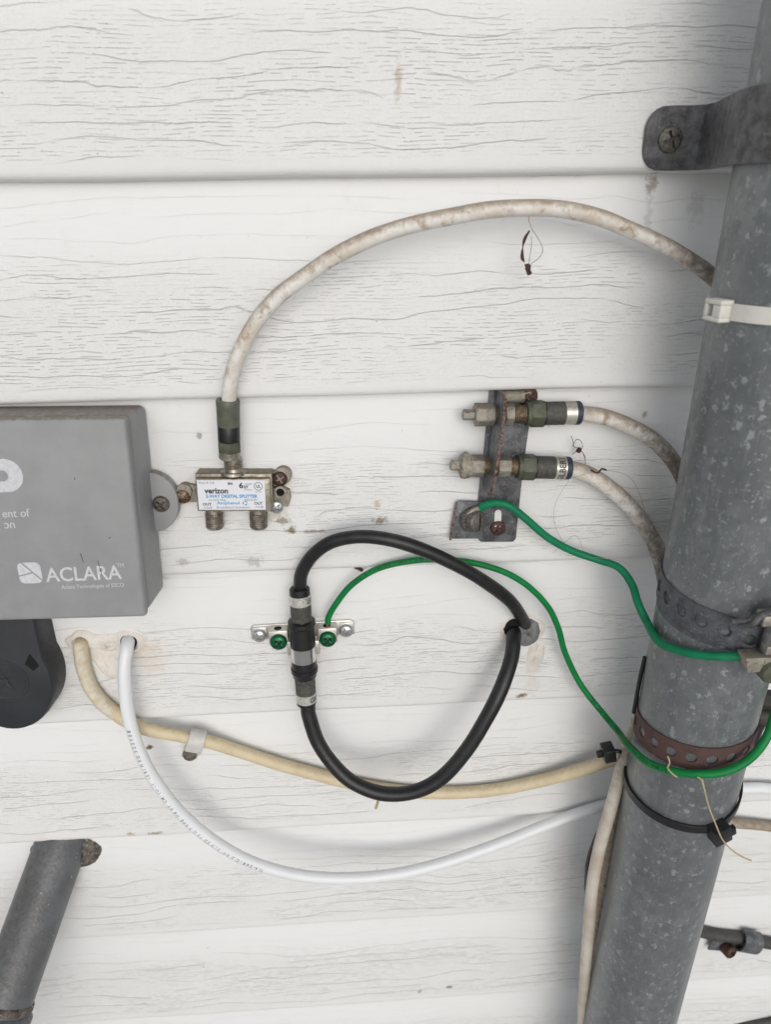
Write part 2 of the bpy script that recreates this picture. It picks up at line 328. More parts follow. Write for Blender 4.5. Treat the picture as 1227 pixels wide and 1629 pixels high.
# centre lines of cables and threads, millimetres (x, y, z)
PATHS = {
    'arch': [(-61.2,-5.0,-96.4), (-60.7,-5.5,-92.0), (-58.5,-8.0,-81.3), (-54.8,-10.0,-71.2), (-49.3,-11.5,-60.9), (-41.6,-13.0,-50.1), (-33.1,-14.0,-41.3), (-22.8,-14.5,-33.9), (-11.2,-15.0,-26.6), (0.2,-15.5,-20.5), (11.3,-16.0,-15.8), (22.4,-16.0,-12.2), (32.2,-16.0,-9.9), (46.9,-16.0,-7.2), (64.1,-16.0,-4.7), (81.9,-16.0,-3.9), (93.6,-15.5,-4.4), (105.0,-15.0,-5.9), (117.4,-14.5,-9.0), (129.1,-14.0,-13.2), (142.4,-13.5,-18.4), (154.5,-13.0,-23.8), (172.7,-13.0,-34.4), (187.6,-12.0,-46.9), (196.1,-12.0,-65.0)],
    'coax_upper': [(114.5,-2.4,-102.9), (121.2,-2.5,-103.4), (133.0,-3.0,-105.3), (146.8,-4.0,-110.3), (161.2,-5.0,-118.4), (175.0,-6.0,-132.1), (184.5,-7.0,-149.3), (192.0,-8.0,-174.3)],
    'coax_lower': [(111.3,-5.5,-132.3), (116.8,-5.6,-132.8), (127.1,-6.0,-136.2), (137.9,-7.0,-142.8), (151.5,-7.5,-154.7), (164.2,-8.0,-170.0), (174.1,-8.0,-187.6), (182.3,-8.0,-210.9)],
    'black_upper': [(-32.1,-5.0,-205.2), (-31.8,-5.0,-199.4), (-30.3,-7.0,-189.7), (-23.1,-10.0,-177.2), (-12.7,-14.0,-167.7), (2.5,-18.0,-163.0), (18.7,-21.0,-164.0), (36.4,-22.0,-170.3), (54.8,-21.0,-181.0), (73.1,-17.0,-195.4), (88.7,-10.0,-212.2), (100.0,0.0,-231.6), (105.3,9.0,-243.4)],
    'black_lower': [(-31.7,-12.0,-272.4), (-31.7,-12.5,-278.2), (-31.4,-14.0,-286.1), (-26.8,-18.0,-302.8), (-17.8,-23.0,-317.1), (-5.6,-28.0,-327.7), (11.6,-32.0,-333.3), (30.4,-34.0,-331.5), (47.7,-34.0,-321.2), (63.0,-32.0,-301.7), (75.2,-28.0,-280.5), (84.6,-22.0,-263.1), (91.5,-12.0,-250.5), (94.8,-2.0,-242.9), (97.0,9.0,-243.9)],
    'green_bracket': [(70.0,-4.0,-155.1), (72.2,-5.0,-153.2), (78.0,-6.5,-151.2), (85.5,-8.0,-153.1), (94.8,-9.0,-160.6), (107.4,-10.0,-171.8), (121.3,-11.0,-180.1), (135.2,-14.0,-184.7), (145.8,-20.0,-187.0), (151.0,-28.0,-193.4), (151.8,-37.0,-199.9), (154.4,-45.0,-206.8)],
    'green_block': [(-17.3,-3.0,-226.4), (-16.8,-3.0,-222.5), (-11.9,-3.5,-213.0), (-2.4,-4.0,-200.5), (12.2,-5.0,-190.3), (29.9,-6.0,-185.6), (47.6,-7.0,-184.7), (65.4,-8.0,-186.9), (83.7,-8.0,-193.4), (98.9,-8.0,-203.6), (111.9,-8.0,-218.3), (119.7,-8.0,-234.0), (125.2,-9.5,-251.4), (136.0,-13.0,-272.9), (148.4,-22.0,-287.9), (153.3,-36.0,-290.4)],
    'data': [(-139.5,10.0,-239.7), (-136.1,0.0,-236.5), (-135.8,-5.0,-238.4), (-137.1,-9.0,-246.5), (-138.1,-13.0,-261.6), (-137.4,-17.0,-281.7), (-133.8,-20.0,-303.6), (-126.8,-22.0,-326.0), (-114.4,-24.0,-350.8), (-97.3,-25.0,-374.3), (-75.2,-25.0,-395.3), (-47.5,-24.0,-410.9), (-18.3,-23.0,-418.4), (16.0,-20.0,-422.1), (51.2,-16.0,-419.0), (91.3,-11.0,-409.8), (122.2,-8.0,-398.7), (148.5,-6.0,-389.7), (172.5,-5.0,-383.1), (209.3,-5.0,-376.3), (267.3,-5.0,-375.9), (290.4,-5.0,-378.7)],
    'cream': [(-166.6,8.0,-238.3), (-163.9,1.0,-238.9), (-164.6,0.0,-251.8), (-161.2,-2.5,-267.8), (-151.3,-4.5,-283.0), (-136.1,-5.0,-295.9), (-112.5,-4.0,-305.4), (-97.8,-3.0,-311.3), (-79.4,-1.0,-322.8), (-56.1,-1.0,-334.6), (-32.1,-1.5,-345.0), (-7.4,-2.0,-354.6), (26.2,-2.5,-363.9), (60.4,-3.0,-367.0), (90.4,-3.5,-365.8), (119.7,-5.0,-358.4), (143.5,-8.0,-348.0), (161.5,-13.0,-335.5), (175.7,-16.0,-326.1)],
    'brown': [(245.6,1.0,-412.4), (260.0,1.0,-414.8), (279.5,1.0,-418.2), (314.5,1.0,-426.0), (387.5,1.0,-445.6)],
    'flat': [(246.4,1.0,-528.3), (276.4,0.5,-539.6), (300.7,0.0,-545.9), (334.2,-0.6,-556.9), (428.0,-1.0,-587.5)],
    'low': [(310.8,1.0,-674.5), (332.4,1.0,-668.7), (352.7,1.0,-664.6), (392.4,1.0,-656.3)],
    'side_pale': [(172.6,-22.0,-287.0), (167.8,-26.0,-297.9), (162.8,-32.0,-307.0), (157.8,-38.0,-319.0), (153.5,-42.0,-342.5), (149.2,-44.0,-378.8), (148.8,-44.0,-415.2), (151.3,-44.0,-460.3), (154.4,-44.0,-512.2), (158.7,-44.0,-565.2), (167.1,-44.0,-642.0), (183.2,-44.0,-770.3)],
    'side_brown': [(171.1,-24.0,-310.0), (166.9,-30.0,-319.3), (163.2,-34.0,-335.9), (160.0,-37.0,-353.9), (158.7,-38.0,-392.1), (160.0,-38.0,-434.8), (162.3,-38.0,-487.9), (164.1,-38.0,-531.2), (168.9,-38.0,-586.1), (178.8,-38.0,-674.2)],
    'side_black': [(170.1,-20.0,-373.5), (158.0,-24.0,-391.3), (153.7,-26.0,-412.6), (154.2,-26.0,-428.2), (158.2,-24.0,-450.5), (175.1,-18.0,-498.1)],
    'web': [(82.9,-16.0,-7.2), (83.3,-15.0,-9.0), (84.3,-14.0,-10.9), (85.9,-13.0,-13.3), (89.1,-12.0,-17.1), (91.7,-11.0,-21.5), (90.8,-11.0,-24.8), (87.2,-12.0,-27.4), (85.6,-12.0,-29.0)],
    'web2': [(85.5,-13.0,-15.9), (86.1,-12.0,-20.3), (85.6,-12.0,-25.2), (85.6,-12.0,-29.0)],
    'leaf': [(84.5,-13.0,-13.5), (82.9,-13.0,-16.2), (82.0,-13.0,-19.1), (81.8,-13.0,-22.3), (82.1,-13.0,-25.6), (83.1,-13.0,-27.3)],
    'bit': [(84.7,-12.0,-29.0), (85.7,-12.0,-30.1), (85.5,-12.0,-31.8)],
    'tuft1': [(118.3,1.0,-116.6), (119.3,0.0,-119.4), (119.9,-1.0,-122.0), (122.8,-1.0,-123.5), (125.5,0.0,-126.1), (127.6,1.0,-129.4)],
    'tuft2': [(119.2,0.0,-122.3), (120.5,-2.0,-117.8), (123.0,-2.0,-118.9), (124.5,-1.0,-122.8), (122.6,0.0,-124.5), (120.1,1.0,-127.3)],
    'tuft3': [(125.5,0.0,-126.1), (127.4,0.0,-131.2), (126.6,-3.0,-135.2), (127.3,-6.0,-138.4)],
    'twig': [(126.3,-12.0,-131.7), (130.1,-13.0,-132.9), (131.5,-14.0,-130.4), (134.4,-13.0,-131.6)],
    'hair1': [(118.1,-4.0,-140.7), (114.6,-2.0,-148.9), (112.3,-1.0,-158.8), (114.1,-2.0,-170.1), (119.8,-4.0,-179.3), (128.4,-8.0,-186.8)],
    'hair2': [(116.3,-8.0,-138.0), (126.4,-12.0,-133.2), (132.7,-13.0,-131.6), (148.9,-8.0,-137.3), (159.5,-4.0,-151.6), (165.9,-3.0,-167.7)],
    'hair3': [(111.1,-10.0,-181.8), (117.2,-11.0,-174.4), (122.2,-11.0,-170.7), (126.3,-11.0,-176.0), (128.9,-11.0,-184.0)],
    'hair4': [(118.0,-11.0,-182.8), (131.4,-14.0,-182.9), (145.2,-20.0,-182.7), (150.9,-24.0,-183.9)],
    'hair5': [(84.3,-1.0,-94.7), (88.4,-4.0,-92.0), (92.9,-5.0,-90.6)],
    'strand': [(173.6,-92.0,-272.0), (176.3,-93.0,-280.7), (179.6,-94.0,-290.0), (183.7,-96.0,-299.4), (189.0,-97.0,-310.2), (195.8,-97.0,-318.7), (203.7,-96.0,-325.9), (210.2,-95.0,-330.6)],
    'strand2': [(171.3,-91.0,-271.1), (173.3,-92.0,-272.4), (175.1,-93.0,-277.6)],
    'strand3': [(157.6,-84.0,-263.0), (158.1,-86.0,-265.4), (156.5,-88.0,-267.1), (158.9,-90.0,-269.6), (161.2,-90.0,-271.5)],
    'husk': [(9.6,-28.0,-341.7), (8.8,-26.0,-347.5), (7.6,-25.0,-353.4)],
    'bark': [(-0.2,6.0,-194.6), (1.9,5.0,-195.0), (3.7,6.0,-196.9)],
}

# ------------------------------------------------------------------ geometry helpers (millimetres)
def V(*a):
    return Vector(a)
def world_of(p):
    return Vector((p[0] / 1000, p[1] / 1000, BASE + p[2] / 1000))
def catmull(pts, sub=7):
    P = [Vector(p) for p in pts]
    P = [P[0] * 2 - P[1]] + P + [P[-1] * 2 - P[-2]]
    out = []
    for i in range(1, len(P) - 2):
        a, b, c, d = P[i - 1:i + 3]
        for k in range(sub):
            t = k / sub
            out.append(0.5 * ((2 * b) + (c - a) * t + (2 * a - 5 * b + 4 * c - d) * t * t + (3 * b - a - 3 * c + d) * t ** 3))
    out.append(P[-2])
    return out
def basis(n):
    n = Vector(n).normalized()
    a = Vector((0, 0, 1)) if abs(n.z) < 0.9 else Vector((1, 0, 0))
    u = a.cross(n).normalized()
    return u, n.cross(u), n

class Frame:
    """A frame lying on the sloping face of a siding course: a right, b up, c out of the wall."""
    def __init__(self, o, roll=0.0, tilt=4.78):
        self.o = Vector(o)
        t, r = R(tilt), R(roll)
        X, U = Vector((1, 0, 0)), Vector((0, math.sin(t), math.cos(t)))
        self.n = Vector((0, -math.cos(t), math.sin(t)))
        self.r = X * math.cos(r) - U * math.sin(r)
        self.u = U * math.cos(r) + X * math.sin(r)
    def p(self, a, b, c):
        return self.o + self.r * a + self.u * b + self.n * c

class MB:
    """Collects the shapes of ONE mesh object."""
    def __init__(self):
        self.v, self.f = [], []
    def add(self, verts, faces):
        k = len(self.v)
        self.v += [Vector(p) for p in verts]
        self.f += [tuple(i + k for i in f) for f in faces]
        return self
    def tube(self, pts, r, seg=14, cap=True, smooth=7):
        P = catmull(pts, smooth) if smooth else [Vector(p) for p in pts]
        n = len(P)
        rad = r if callable(r) else (lambda t: r)
        t0 = (P[1] - P[0]).normalized()
        u, w, _ = basis(t0)
        vs, fs = [], []
        prev = t0
        for i in range(n):
            t = (P[min(i + 1, n - 1)] - P[max(i - 1, 0)]).normalized()
            q = prev.rotation_difference(t)
            u = q @ u; prev = t
            u = (u - t * u.dot(t)).normalized(); w = t.cross(u)
            rr = rad(i / (n - 1))
            for k in range(seg):
                a = 2 * math.pi * k / seg
                vs.append(P[i] + (u * math.cos(a) + w * math.sin(a)) * rr)
        for i in range(n - 1):
            for k in range(seg):
                a, b = i * seg + k, i * seg + (k + 1) % seg
                fs.append((a, b, b + seg, a + seg))
        if cap:
            fs.append(tuple(reversed(range(seg))))
            fs.append(tuple((n - 1) * seg + k for k in range(seg)))
        return self.add(vs, fs)
    def lathe(self, o, axis, prof, seg=24, phase=0.0, cap=True, wob=None):
        """prof: (distance along axis, radius) pairs."""
        u, w, n = basis(axis); o = Vector(o)
        vs, fs = [], []
        for i, (s, r) in enumerate(prof):
            for k in range(seg):
                a = 2 * math.pi * (k + phase) / seg
                rr = r * (1 + (wob(i, k) if wob else 0))
                vs.append(o + n * s + (u * math.cos(a) + w * math.sin(a)) * rr)
        for i in range(len(prof) - 1):
            for k in range(seg):
                a, b = i * seg + k, i * seg + (k + 1) % seg
                fs.append((a, b, b + seg, a + seg))
        if cap:
            fs.append(tuple(reversed(range(seg))))
            m = (len(prof) - 1) * seg
            fs.append(tuple(m + k for k in range(seg)))
        return self.add(vs, fs)
    def prism(self, poly, fr, c0, c1):
        """poly: (a, b) corners counter-clockwise as seen from outside, in frame fr, from depth c0 to c1."""
        n = len(poly)
        vs = [fr.p(a, b, c0) for a, b in poly] + [fr.p(a, b, c1) for a, b in poly]
        fs = [tuple(range(n, 2 * n)), tuple(reversed(range(n)))]
        for i in range(n):
            j = (i + 1) % n
            fs.append((i, j, j + n, i + n))
        return self.add(vs, fs)
    def box(self, fr, a0, a1, b0, b1, c0, c1):
        return self.prism([(a0, b0), (a1, b0), (a1, b1), (a0, b1)], fr, c0, c1)
    def build(self, name, mat, parent=None, origin=None, bevel=0.0, seg=2, angle=35, flat=False):
        o0 = parent['o'] if parent is not None else Vector(origin if origin is not None else (0, 0, 0))
        me = bpy.data.meshes.new(name)
        bm = bmesh.new()
        bv = [bm.verts.new(p - o0) for p in self.v]
        for f in self.f:
            try: bm.faces.new([bv[i] for i in f])
            except ValueError: pass
        if bevel:
            bmesh.ops.remove_doubles(bm, verts=bm.verts, dist=1e-4)
            es = [e for e in bm.edges if len(e.link_faces) == 2 and e.calc_face_angle(0) > R(32)]
            bmesh.ops.bevel(bm, geom=es, offset=bevel, segments=seg, profile=0.5, affect='EDGES', clamp_overlap=True)
        bmesh.ops.recalc_face_normals(bm, faces=bm.faces) if not flat else None
        for v in bm.verts: v.co *= 0.001
        bm.to_mesh(me); bm.free()
        if not flat:
            for p in me.polygons: p.use_smooth = True
            me.set_sharp_from_angle(angle=R(angle))
        me.materials.append(MAT[mat] if isinstance(mat, str) else mat)
        ob = bpy.data.objects.new(name, me)
        COL.objects.link(ob)
        if parent is not None:
            ob.parent = parent['ob']
        else:
            ob.location = world_of(o0)
        return {'ob': ob, 'o': o0}

def thing(name, label, cat, origin, group=None):
    ob = bpy.data.objects.new(name, None)
    ob.empty_display_size = 0.01
    COL.objects.link(ob)
    ob.location = world_of(origin)
    ob['label'] = label; ob['category'] = cat
    if group: ob['group'] = group
    return {'ob': ob, 'o': Vector(origin)}
def tag(h, label, cat, group=None):
    h['ob']['label'] = label; h['ob']['category'] = cat
    if group: h['ob']['group'] = group
    return h
def mark(h, label):
    h['ob']['label'] = label
    return h

# --- lettering
def glyphs(s, bold=0.0):
    cu = bpy.data.curves.new('t', 'FONT'); cu.body = s; cu.size = 1.0; cu.offset = bold; cu.resolution_u = 3
    ob = bpy.data.objects.new('t', cu); COL.objects.link(ob)
    dg = bpy.context.evaluated_depsgraph_get(); dg.update()
    me = bpy.data.meshes.new_from_object(ob.evaluated_get(dg))
    vs = [v.co.copy() for v in me.vertices]; fs = [tuple(p.vertices) for p in me.polygons]
    bpy.data.objects.remove(ob); bpy.data.curves.remove(cu); bpy.data.meshes.remove(me)
    return vs, fs
def text_box(mb, s, a0, a1, b0, b1, place, bold=0.0):
    """lay the string into the rectangle a0..a1 x b0..b1 of the surface map place(a, b)"""
    vs, fs = glyphs(s, bold)
    x0, x1 = min(v.x for v in vs), max(v.x for v in vs); y0, y1 = min(v.y for v in vs), max(v.y for v in vs)
    mb.add([place(a0 + (v.x - x0) / (x1 - x0) * (a1 - a0), b0 + (v.y - y0) / (y1 - y0) * (b1 - b0)) for v in vs], fs)

# --- screw heads: one unit shape with a driven recess, reused
def cut_head(prof, cutters, seg=28):
    m = MB(); m.lathe((0, 0, 0), (0, 0, 1), prof, seg)
    def plain(mb):
        me = bpy.data.meshes.new('c'); me.from_pydata([tuple(v) for v in mb.v], [], mb.f); me.validate()
        bm = bmesh.new(); bm.from_mesh(me); bmesh.ops.recalc_face_normals(bm, faces=bm.faces); bm.to_mesh(me); bm.free()
        ob = bpy.data.objects.new('c', me); COL.objects.link(ob); return ob
    a = plain(m); cs = []
    for (lx, ly, z0, ang) in cutters:
        c = MB(); fr = Frame((0, 0, 0)); fr.r = V(math.cos(ang), math.sin(ang), 0); fr.u = V(-math.sin(ang), math.cos(ang), 0); fr.n = V(0, 0, 1)
        c.box(fr, -lx, lx, -ly, ly, z0, 2)
        b = plain(c); cs.append(b)
        mod = a.modifiers.new('b', 'BOOLEAN'); mod.object = b; mod.operation = 'DIFFERENCE'; mod.solver = 'EXACT'
    dg = bpy.context.evaluated_depsgraph_get(); dg.update()
    me = bpy.data.meshes.new_from_object(a.evaluated_get(dg))
    res = [v.co.copy() for v in me.vertices], [tuple(p.vertices) for p in me.polygons]
    for o in [a] + cs: bpy.data.objects.remove(o)
    return res
PAN = [(-0.6, 0.25), (0, 0.3), (0, 0.99), (0.08, 1.0), (0.25, 0.96), (0.42, 0.80), (0.52, 0.52), (0.55, 0.2), (0.555, 0.02)]
HEX = [(-0.5, 0.3), (0, 0.3), (0, 1.0), (0.55, 1.0), (0.62, 0.9), (0.62, 0.02)]
HEADS = {'phillips': cut_head(PAN, [(0.66, 0.14, 0.0, 0.3), (0.14, 0.66, 0.0, 0.3)]),
         'slot': cut_head(PAN, [(1.3, 0.13, 0.1, 0.9)]),
         'nail': cut_head([(-0.5, 0.3), (0, 0.3), (0, 0.97), (0.12, 1.0), (0.25, 0.93), (0.3, 0.5), (0.3, 0.02)], [])}
def screw(name, parent, pos, nrm, r, mat, kind='phillips', rot=0.0, h=1.0):
    vs, fs = HEADS[kind]
    u, w, n = basis(nrm)
    cr, sr = math.cos(rot), math.sin(rot)
    m = MB(); p0 = Vector(pos)
    m.add([p0 + (u * (v.x * cr - v.y * sr) + w * (v.x * sr + v.y * cr)) * r + n * v.z * r * h for v in vs], fs)
    return m.build(name, mat, parent, bevel=0, angle=30)

def threads(s0, s1, r, pitch=0.8, depth=0.45):
    out = []; s = s0
    while s < s1 - pitch:
        out += [(s, r - depth), (s + pitch * 0.25, r - depth), (s + pitch * 0.5, r), (s + pitch * 0.75, r)]
        s += pitch
    return out + [(s1, r - depth)]

def blob(mb, fr, rx, rz, h, seed, rings=7, seg=40, hole=0.0, rag=0.22):
    """an uneven smear of sealant lying on frame fr"""
    rnd = random.Random(seed)
    ph = [(rnd.uniform(0, 6.28), rnd.uniform(0.4, 1.0) / (k + 1)) for k in range(7)]
    out = []
    for k in range(seg):
        a = 2 * math.pi * k / seg
        out.append(1 + rag * sum(w * math.sin((i + 2) * a + p) for i, (p, w) in enumerate(ph)))
    vs, fs = [], []
    for i in range(rings + 1):
        t = hole + (1 - hole) * i / rings
        for k in range(seg):
            a = 2 * math.pi * k / seg
            g = t * (out[k] if t > 0.5 else 1 + (out[k] - 1) * t * 2)
            hh = h * (1 - t ** 2.2) * (0.8 + 0.4 * rnd.random()) if i < rings else -0.6
            if i == 0 and hole: hh = -0.6
            vs.append(fr.p(math.cos(a) * rx * g, math.sin(a) * rz * g, hh))
    for i in range(rings):
        for k in range(seg):
            a, b = i * seg + k, i * seg + (k + 1) % seg
            fs.append((a, b, b + seg, a + seg))
    if not hole:
        fs.append(tuple(reversed(range(seg))))
    return mb.add(vs, fs)

def wall_y(z):
    return SLOPE * (((z - Z0) / PITCH) % 1.0)
def on_wall(x, z, roll=0.0, c=0.0):
    return Frame((x, wall_y(z) - c, z), roll)

# ------------------------------------------------------------------ the setting: ground and siding wall
gm = MB(); gm.add([(-150000, -150000, -1450), (150000, -150000, -1450), (150000, 150000, -1450), (-150000, 150000, -1450)], [(0, 1, 2, 3)])
g = gm.build('ground', 'concrete', origin=(0, -2000, -1450), flat=True)
g['ob']['kind'] = 'structure'

wall = thing('siding_wall', 'white vinyl lap siding wall with embossed wood grain behind everything', 'wall', (0, 12, -1450))
XS = [-2600, -2000, -1500, -1100, -800, -600, -480] + [-400 + 8 * i for i in range(113)] + [560, 700, 900, 1200, 1600, 2100, 2700]
PROF = [(11.5, 3.0), (10.4, -2.6), (6.0, -2.1), (2.6, -1.5), (0.9, -0.85), (0.15, 0.25), (-0.15, 1.6), (0.05, 4.0), (1.15, 15.0), (2.95, 36.0), (5.35, 65.0), (7.5, 90.0), (9.1, 108.0)]
for k in range(-13, 12):
    zl = Z0 + PITCH * k
    rnd = random.Random(100 + k)
    ph = [(rnd.uniform(0, 6.28), rnd.uniform(0.004, 0.03), rnd.uniform(0.05, 0.22)) for _ in range(6)]
    wav = lambda x: sum(w * math.sin(x * f + p) for p, f, w in ph)
    wav2 = lambda x: sum(w * math.sin(x * f * 1.7 + p * 2) for p, f, w in ph)
    vs, fs = [], []
    for x in XS:
        for (y, z) in PROF:
            e = 1.0 if z < 20 else 0.4
            vs.append((x, y + 0.55 * wav(x) * e, zl + z + wav2(x) * (0.9 if z < 20 else 0)))
    n = len(PROF)
    for i in range(len(XS) - 1):
        for j in range(n - 1):
            a = i * n + j
            fs.append((a, a + n, a + n + 1, a + 1))
    mine = [q for q in STAINS if zl - q[3] * 1.6 < q[1] < zl + PITCH + q[3] * 1.6]
    if mine: siding_material('siding_%d' % k, mine)
    MB().add(vs, fs).build('siding_course', 'siding_%d' % k if mine else 'siding', wall, angle=50)

# ------------------------------------------------------------------ the steel conduit beside it
PX, PY, PR = 186.0, -55.1, 30.0
def on_pole(deg, z, r=PR):
    a = R(deg)
    return V(PX + r * math.sin(a), PY - r * math.cos(a), z)
m = MB()
m.lathe((PX, PY, -1450), (0, 0, 1), [(0, PR), (700, PR), (1000, PR), (1200, PR), (1400, PR), (1600, PR), (2800, PR), (2800, PR - 3), (2700, PR - 3)], 96, cap=False)
tag(m.build('conduit_pipe', 'galv', origin=(PX, PY, -1450)), 'tall mottled grey galvanized steel conduit pipe standing at the right', 'pipe')

# the strap that holds it to the wall
st = thing('pipe_strap', 'dark grey steel strap screwed to the siding around the conduit top', 'strap', (PX, 0, 23))
pts = []
hw = 13.0
left = [(137.2 + t, 0.3) for t in (0, 0.8, 2.2, 4.2, 6.8, 12, 18)] + [(160, -0.8), (163.5, -4), (164.5, -12)]
for x, y in left: pts.append((x, y))
for d in range(-100, 101, 8):
    a = R(d); pts.append((PX + 31.6 * math.sin(a), PY - 31.6 * math.cos(a)))
pts = [p for p in pts if True]
right = [(2 * PX - x, y) for x, y in reversed(left)]
pts += right
vs, fs = [], []
for i, (x, y) in enumerate(pts):
    e = min(i, len(pts) - 1 - i)
    shrink = 1.0
    top, bot = 36.6, 10.6
    for z in (23.6 + 13 * shrink, 23.6 - 13 * shrink):
        vs.append((x, y, z))
# outer skin and inner skin 2.2 mm apart
def skin(pts, off):
    out = []
    for i in range(len(pts)):
        a = Vector((*pts[max(i - 1, 0)], 0)); b = Vector((*pts[min(i + 1, len(pts) - 1)], 0))
        t = (b - a).normalized(); nn = Vector((t.y, -t.x, 0))
        out.append((pts[i][0] + nn.x * off, pts[i][1] + nn.y * off))
    return out
inner, outer = skin(pts, 0.0), skin(pts, 2.4)
vs, fs = [], []
N = len(pts)
for i in range(N):
    e = min(i, N - 1 - i); sh = {0: 0.36, 1: 0.60, 2: 0.77, 3: 0.90, 4: 0.985}.get(e, 1.0) * 13.0
    for (x, y) in (inner[i], outer[i]):
        for z in (23.6 + sh, 23.6 - sh): vs.append((x, y, z))
for i in range(N - 1):
    a, b = 4 * i, 4 * (i + 1)
    fs += [(a, b, b + 1, a + 1), (a + 2, a + 3, b + 3, b + 2), (a, a + 2, b + 2, b), (a + 1, b + 1, b + 3, a + 3)]
fs += [(0, 1, 3, 2), (4 * N - 4, 4 * N - 2, 4 * N - 1, 4 * N - 3)]
MB().add(vs, fs).build('band', 'zinc_sheet_worn', st, bevel=0.5, seg=2)
screw('screw', st, (148.6, -2.0, 23.2), (0, -1, 0), 5.6, 'old_screw', 'phillips', 0.1, 0.7)
screw('screw', st, (2 * PX - 148.6, -2.0, 23.2), (0, -1, 0), 5.0, 'old_screw', 'phillips', 0.6, 0.7)

# perforated straps
def perforated(name, mat, parent, deg0, deg1, zf, width, pitch, hole, r=PR + 0.9, thick=0.9, gap=None):
    """a strap of hole-punched strip wound round the conduit; zf(deg) is its middle height"""
    arc = R(deg1 - deg0) * r; nc = max(1, int(round(arc / pitch))); vs, fs = [], []
    K = 16
    idx = {}
    def vert(s, t):
        d = deg0 + (deg1 - deg0) * s / arc
        rr = r + (gap(d) if gap else 0)
        key = (round(s, 3), round(t, 3))
        if key not in idx:
            p = on_pole(d, zf(d) + t, rr); idx[key] = len(vs); vs.append(p)
        return idx[key]
    p = arc / nc
    for c in range(nc):
        s0 = (c + 0.5) * p
        inn, out = [], []
        for k in range(K):
            a = 2 * math.pi * (k + 0.5) / K
            ca, sa = math.cos(a), math.sin(a)
            inn.append(vert(s0 + hole * ca, hole * sa))
            sc = min(p / 2 / max(abs(ca), 1e-6), width / 2 / max(abs(sa), 1e-6))
            out.append(vert(s0 + sc * ca, sc * sa))
        for k in range(K):
            k2 = (k + 1) % K
            fs.append((inn[k], out[k], out[k2], inn[k2]))
        for sx, sy in ((1, 1), (-1, 1), (-1, -1), (1, -1)):
            cor = vert(s0 + sx * p / 2, sy * width / 2)
            q = [i for i in range(K) if True]
            best = sorted(range(K), key=lambda k: (vs[out[k]] - vs[cor]).length)[:2]
            fs.append((cor, out[best[0]], out[best[1]]))
    bm = bmesh.new(); bv = [bm.verts.new(v) for v in vs]
    for f in fs:
        try: bm.faces.new([bv[i] for i in f])
        except ValueError: pass
    bmesh.ops.recalc_face_normals(bm, faces=bm.faces)
    bmesh.ops.solidify(bm, geom=bm.faces[:], thickness=thick)
    bm.verts.index_update()
    mm = MB().add([v.co.copy() for v in bm.verts], [tuple(v.index for v in f.verts) for f in bm.faces]); bm.free()
    return mm.build(name, mat, parent, angle=40)

gc = thing('grounding_clamp', 'grey perforated grounding strap clamp around the middle of the conduit', 'clamp', (PX, PY, -185), 'grounding straps on the conduit')
zf1 = lambda d: -184.6 - 0.055 * (d + 60) - (0.07 * max(0, d + 30))
perforated('perforated_band', 'strap_zinc', gc, -250, 24, zf1, 16, 10.2, 3.2, gap=lambda d: 0.0 if d < -25 else (d + 25) * 0.12)
zf1b = lambda d: -189.0 - 0.04 * (d + 60)
perforated('perforated_band', 'strap_zinc', gc, -200, -14, zf1b, 15, 10.2, 3.2, r=PR + 0.1, thick=0.5)
fr = Frame((184.0, -88.5, -186.0), 0, 0)
MB().box(fr, -2.4, 14, 9.2, 14.6, 1.0, 8.0).build('clamp_block', 'steel_nut', gc, bevel=0.6)
MB().box(fr, 1.5, 13, -5.2, -0.8, 4.5, 9.5).build('nut', 'steel_nut', gc, bevel=0.5)
MB().prism([(-4.0, -15.6), (7.5, -15.6), (9, -7.4), (-6.8, -7.4)], fr, 0.5, 8.5).build('clamp_block', 'tarnished', gc, bevel=0.6)
MB().lathe(fr.p(7.5, -15.5, 2), fr.n, [(0, 6.0), (7, 6.0), (8.4, 5.2), (9, 2)], 24).build('lug', 'olive_nut', gc)
MB().lathe(fr.p(4.5, -18, 4), fr.u, [(0, 2.6), (36, 2.6)], 14).build('bolt', 'zinc_sheet_worn', gc)
MB().tube([fr.p(-12, 8.0, 0.6), fr.p(-6, 10.6, 3.5), fr.p(2, 15.6, 4.5), fr.p(14, 18.5, 4.5)], 1.3, 10).build('hook', 'zinc_sheet_worn', gc)
MB().tube([fr.p(-9, 6.0, 2.0), fr.p(-5.5, 9.6, 5.5), fr.p(-3.6, 13.0, 6.0), fr.p(0, 15.2, 6.0), fr.p(8, 16.0, 6.0)], 1.5, 10).build('hook', 'zinc_sheet_worn', gc)

gc2 = thing('grounding_clamp', 'reddish brown rusted perforated grounding strap low on the conduit', 'clamp', (PX, PY, -266), 'grounding straps on the conduit')
zf2 = lambda d: -266.5 + 0.055 * (d + 20)
perforated('perforated_band', 'rust_band', gc2, -150, 75, zf2, 15.5, 10.0, 2.9)
MB().tube([on_pole(-113, -231, PR + 0.8), on_pole(-114, -246, PR + 1.4), on_pole(-113, -270, PR + 1.6)], 1.25, 8).build('hook', 'black_nylon', gc2)
b0 = on_pole(82, -250, PR + 7)
MB().lathe(b0, (0.75, -0.3, 0.1), [(-6, 5.5), (1, 5.5), (1.2, 7.0), (6, 7.0), (6.4, 6.0)], 6).build('nut', 'dark_cable', gc2, bevel=0.4)
MB().lathe(on_pole(84, -262, PR + 6), (0.75, -0.3, 0.1), [(-6, 5.0), (5, 5.0), (6, 4.0)], 12).build('bolt', 'dark_cable', gc2)
MB().tube([on_pole(78, -281, PR + 3), on_pole(95, -275, PR + 12), on_pole(100, -268, PR + 26)], 3.0, 10).build('lead', 'black_rubber', gc2)

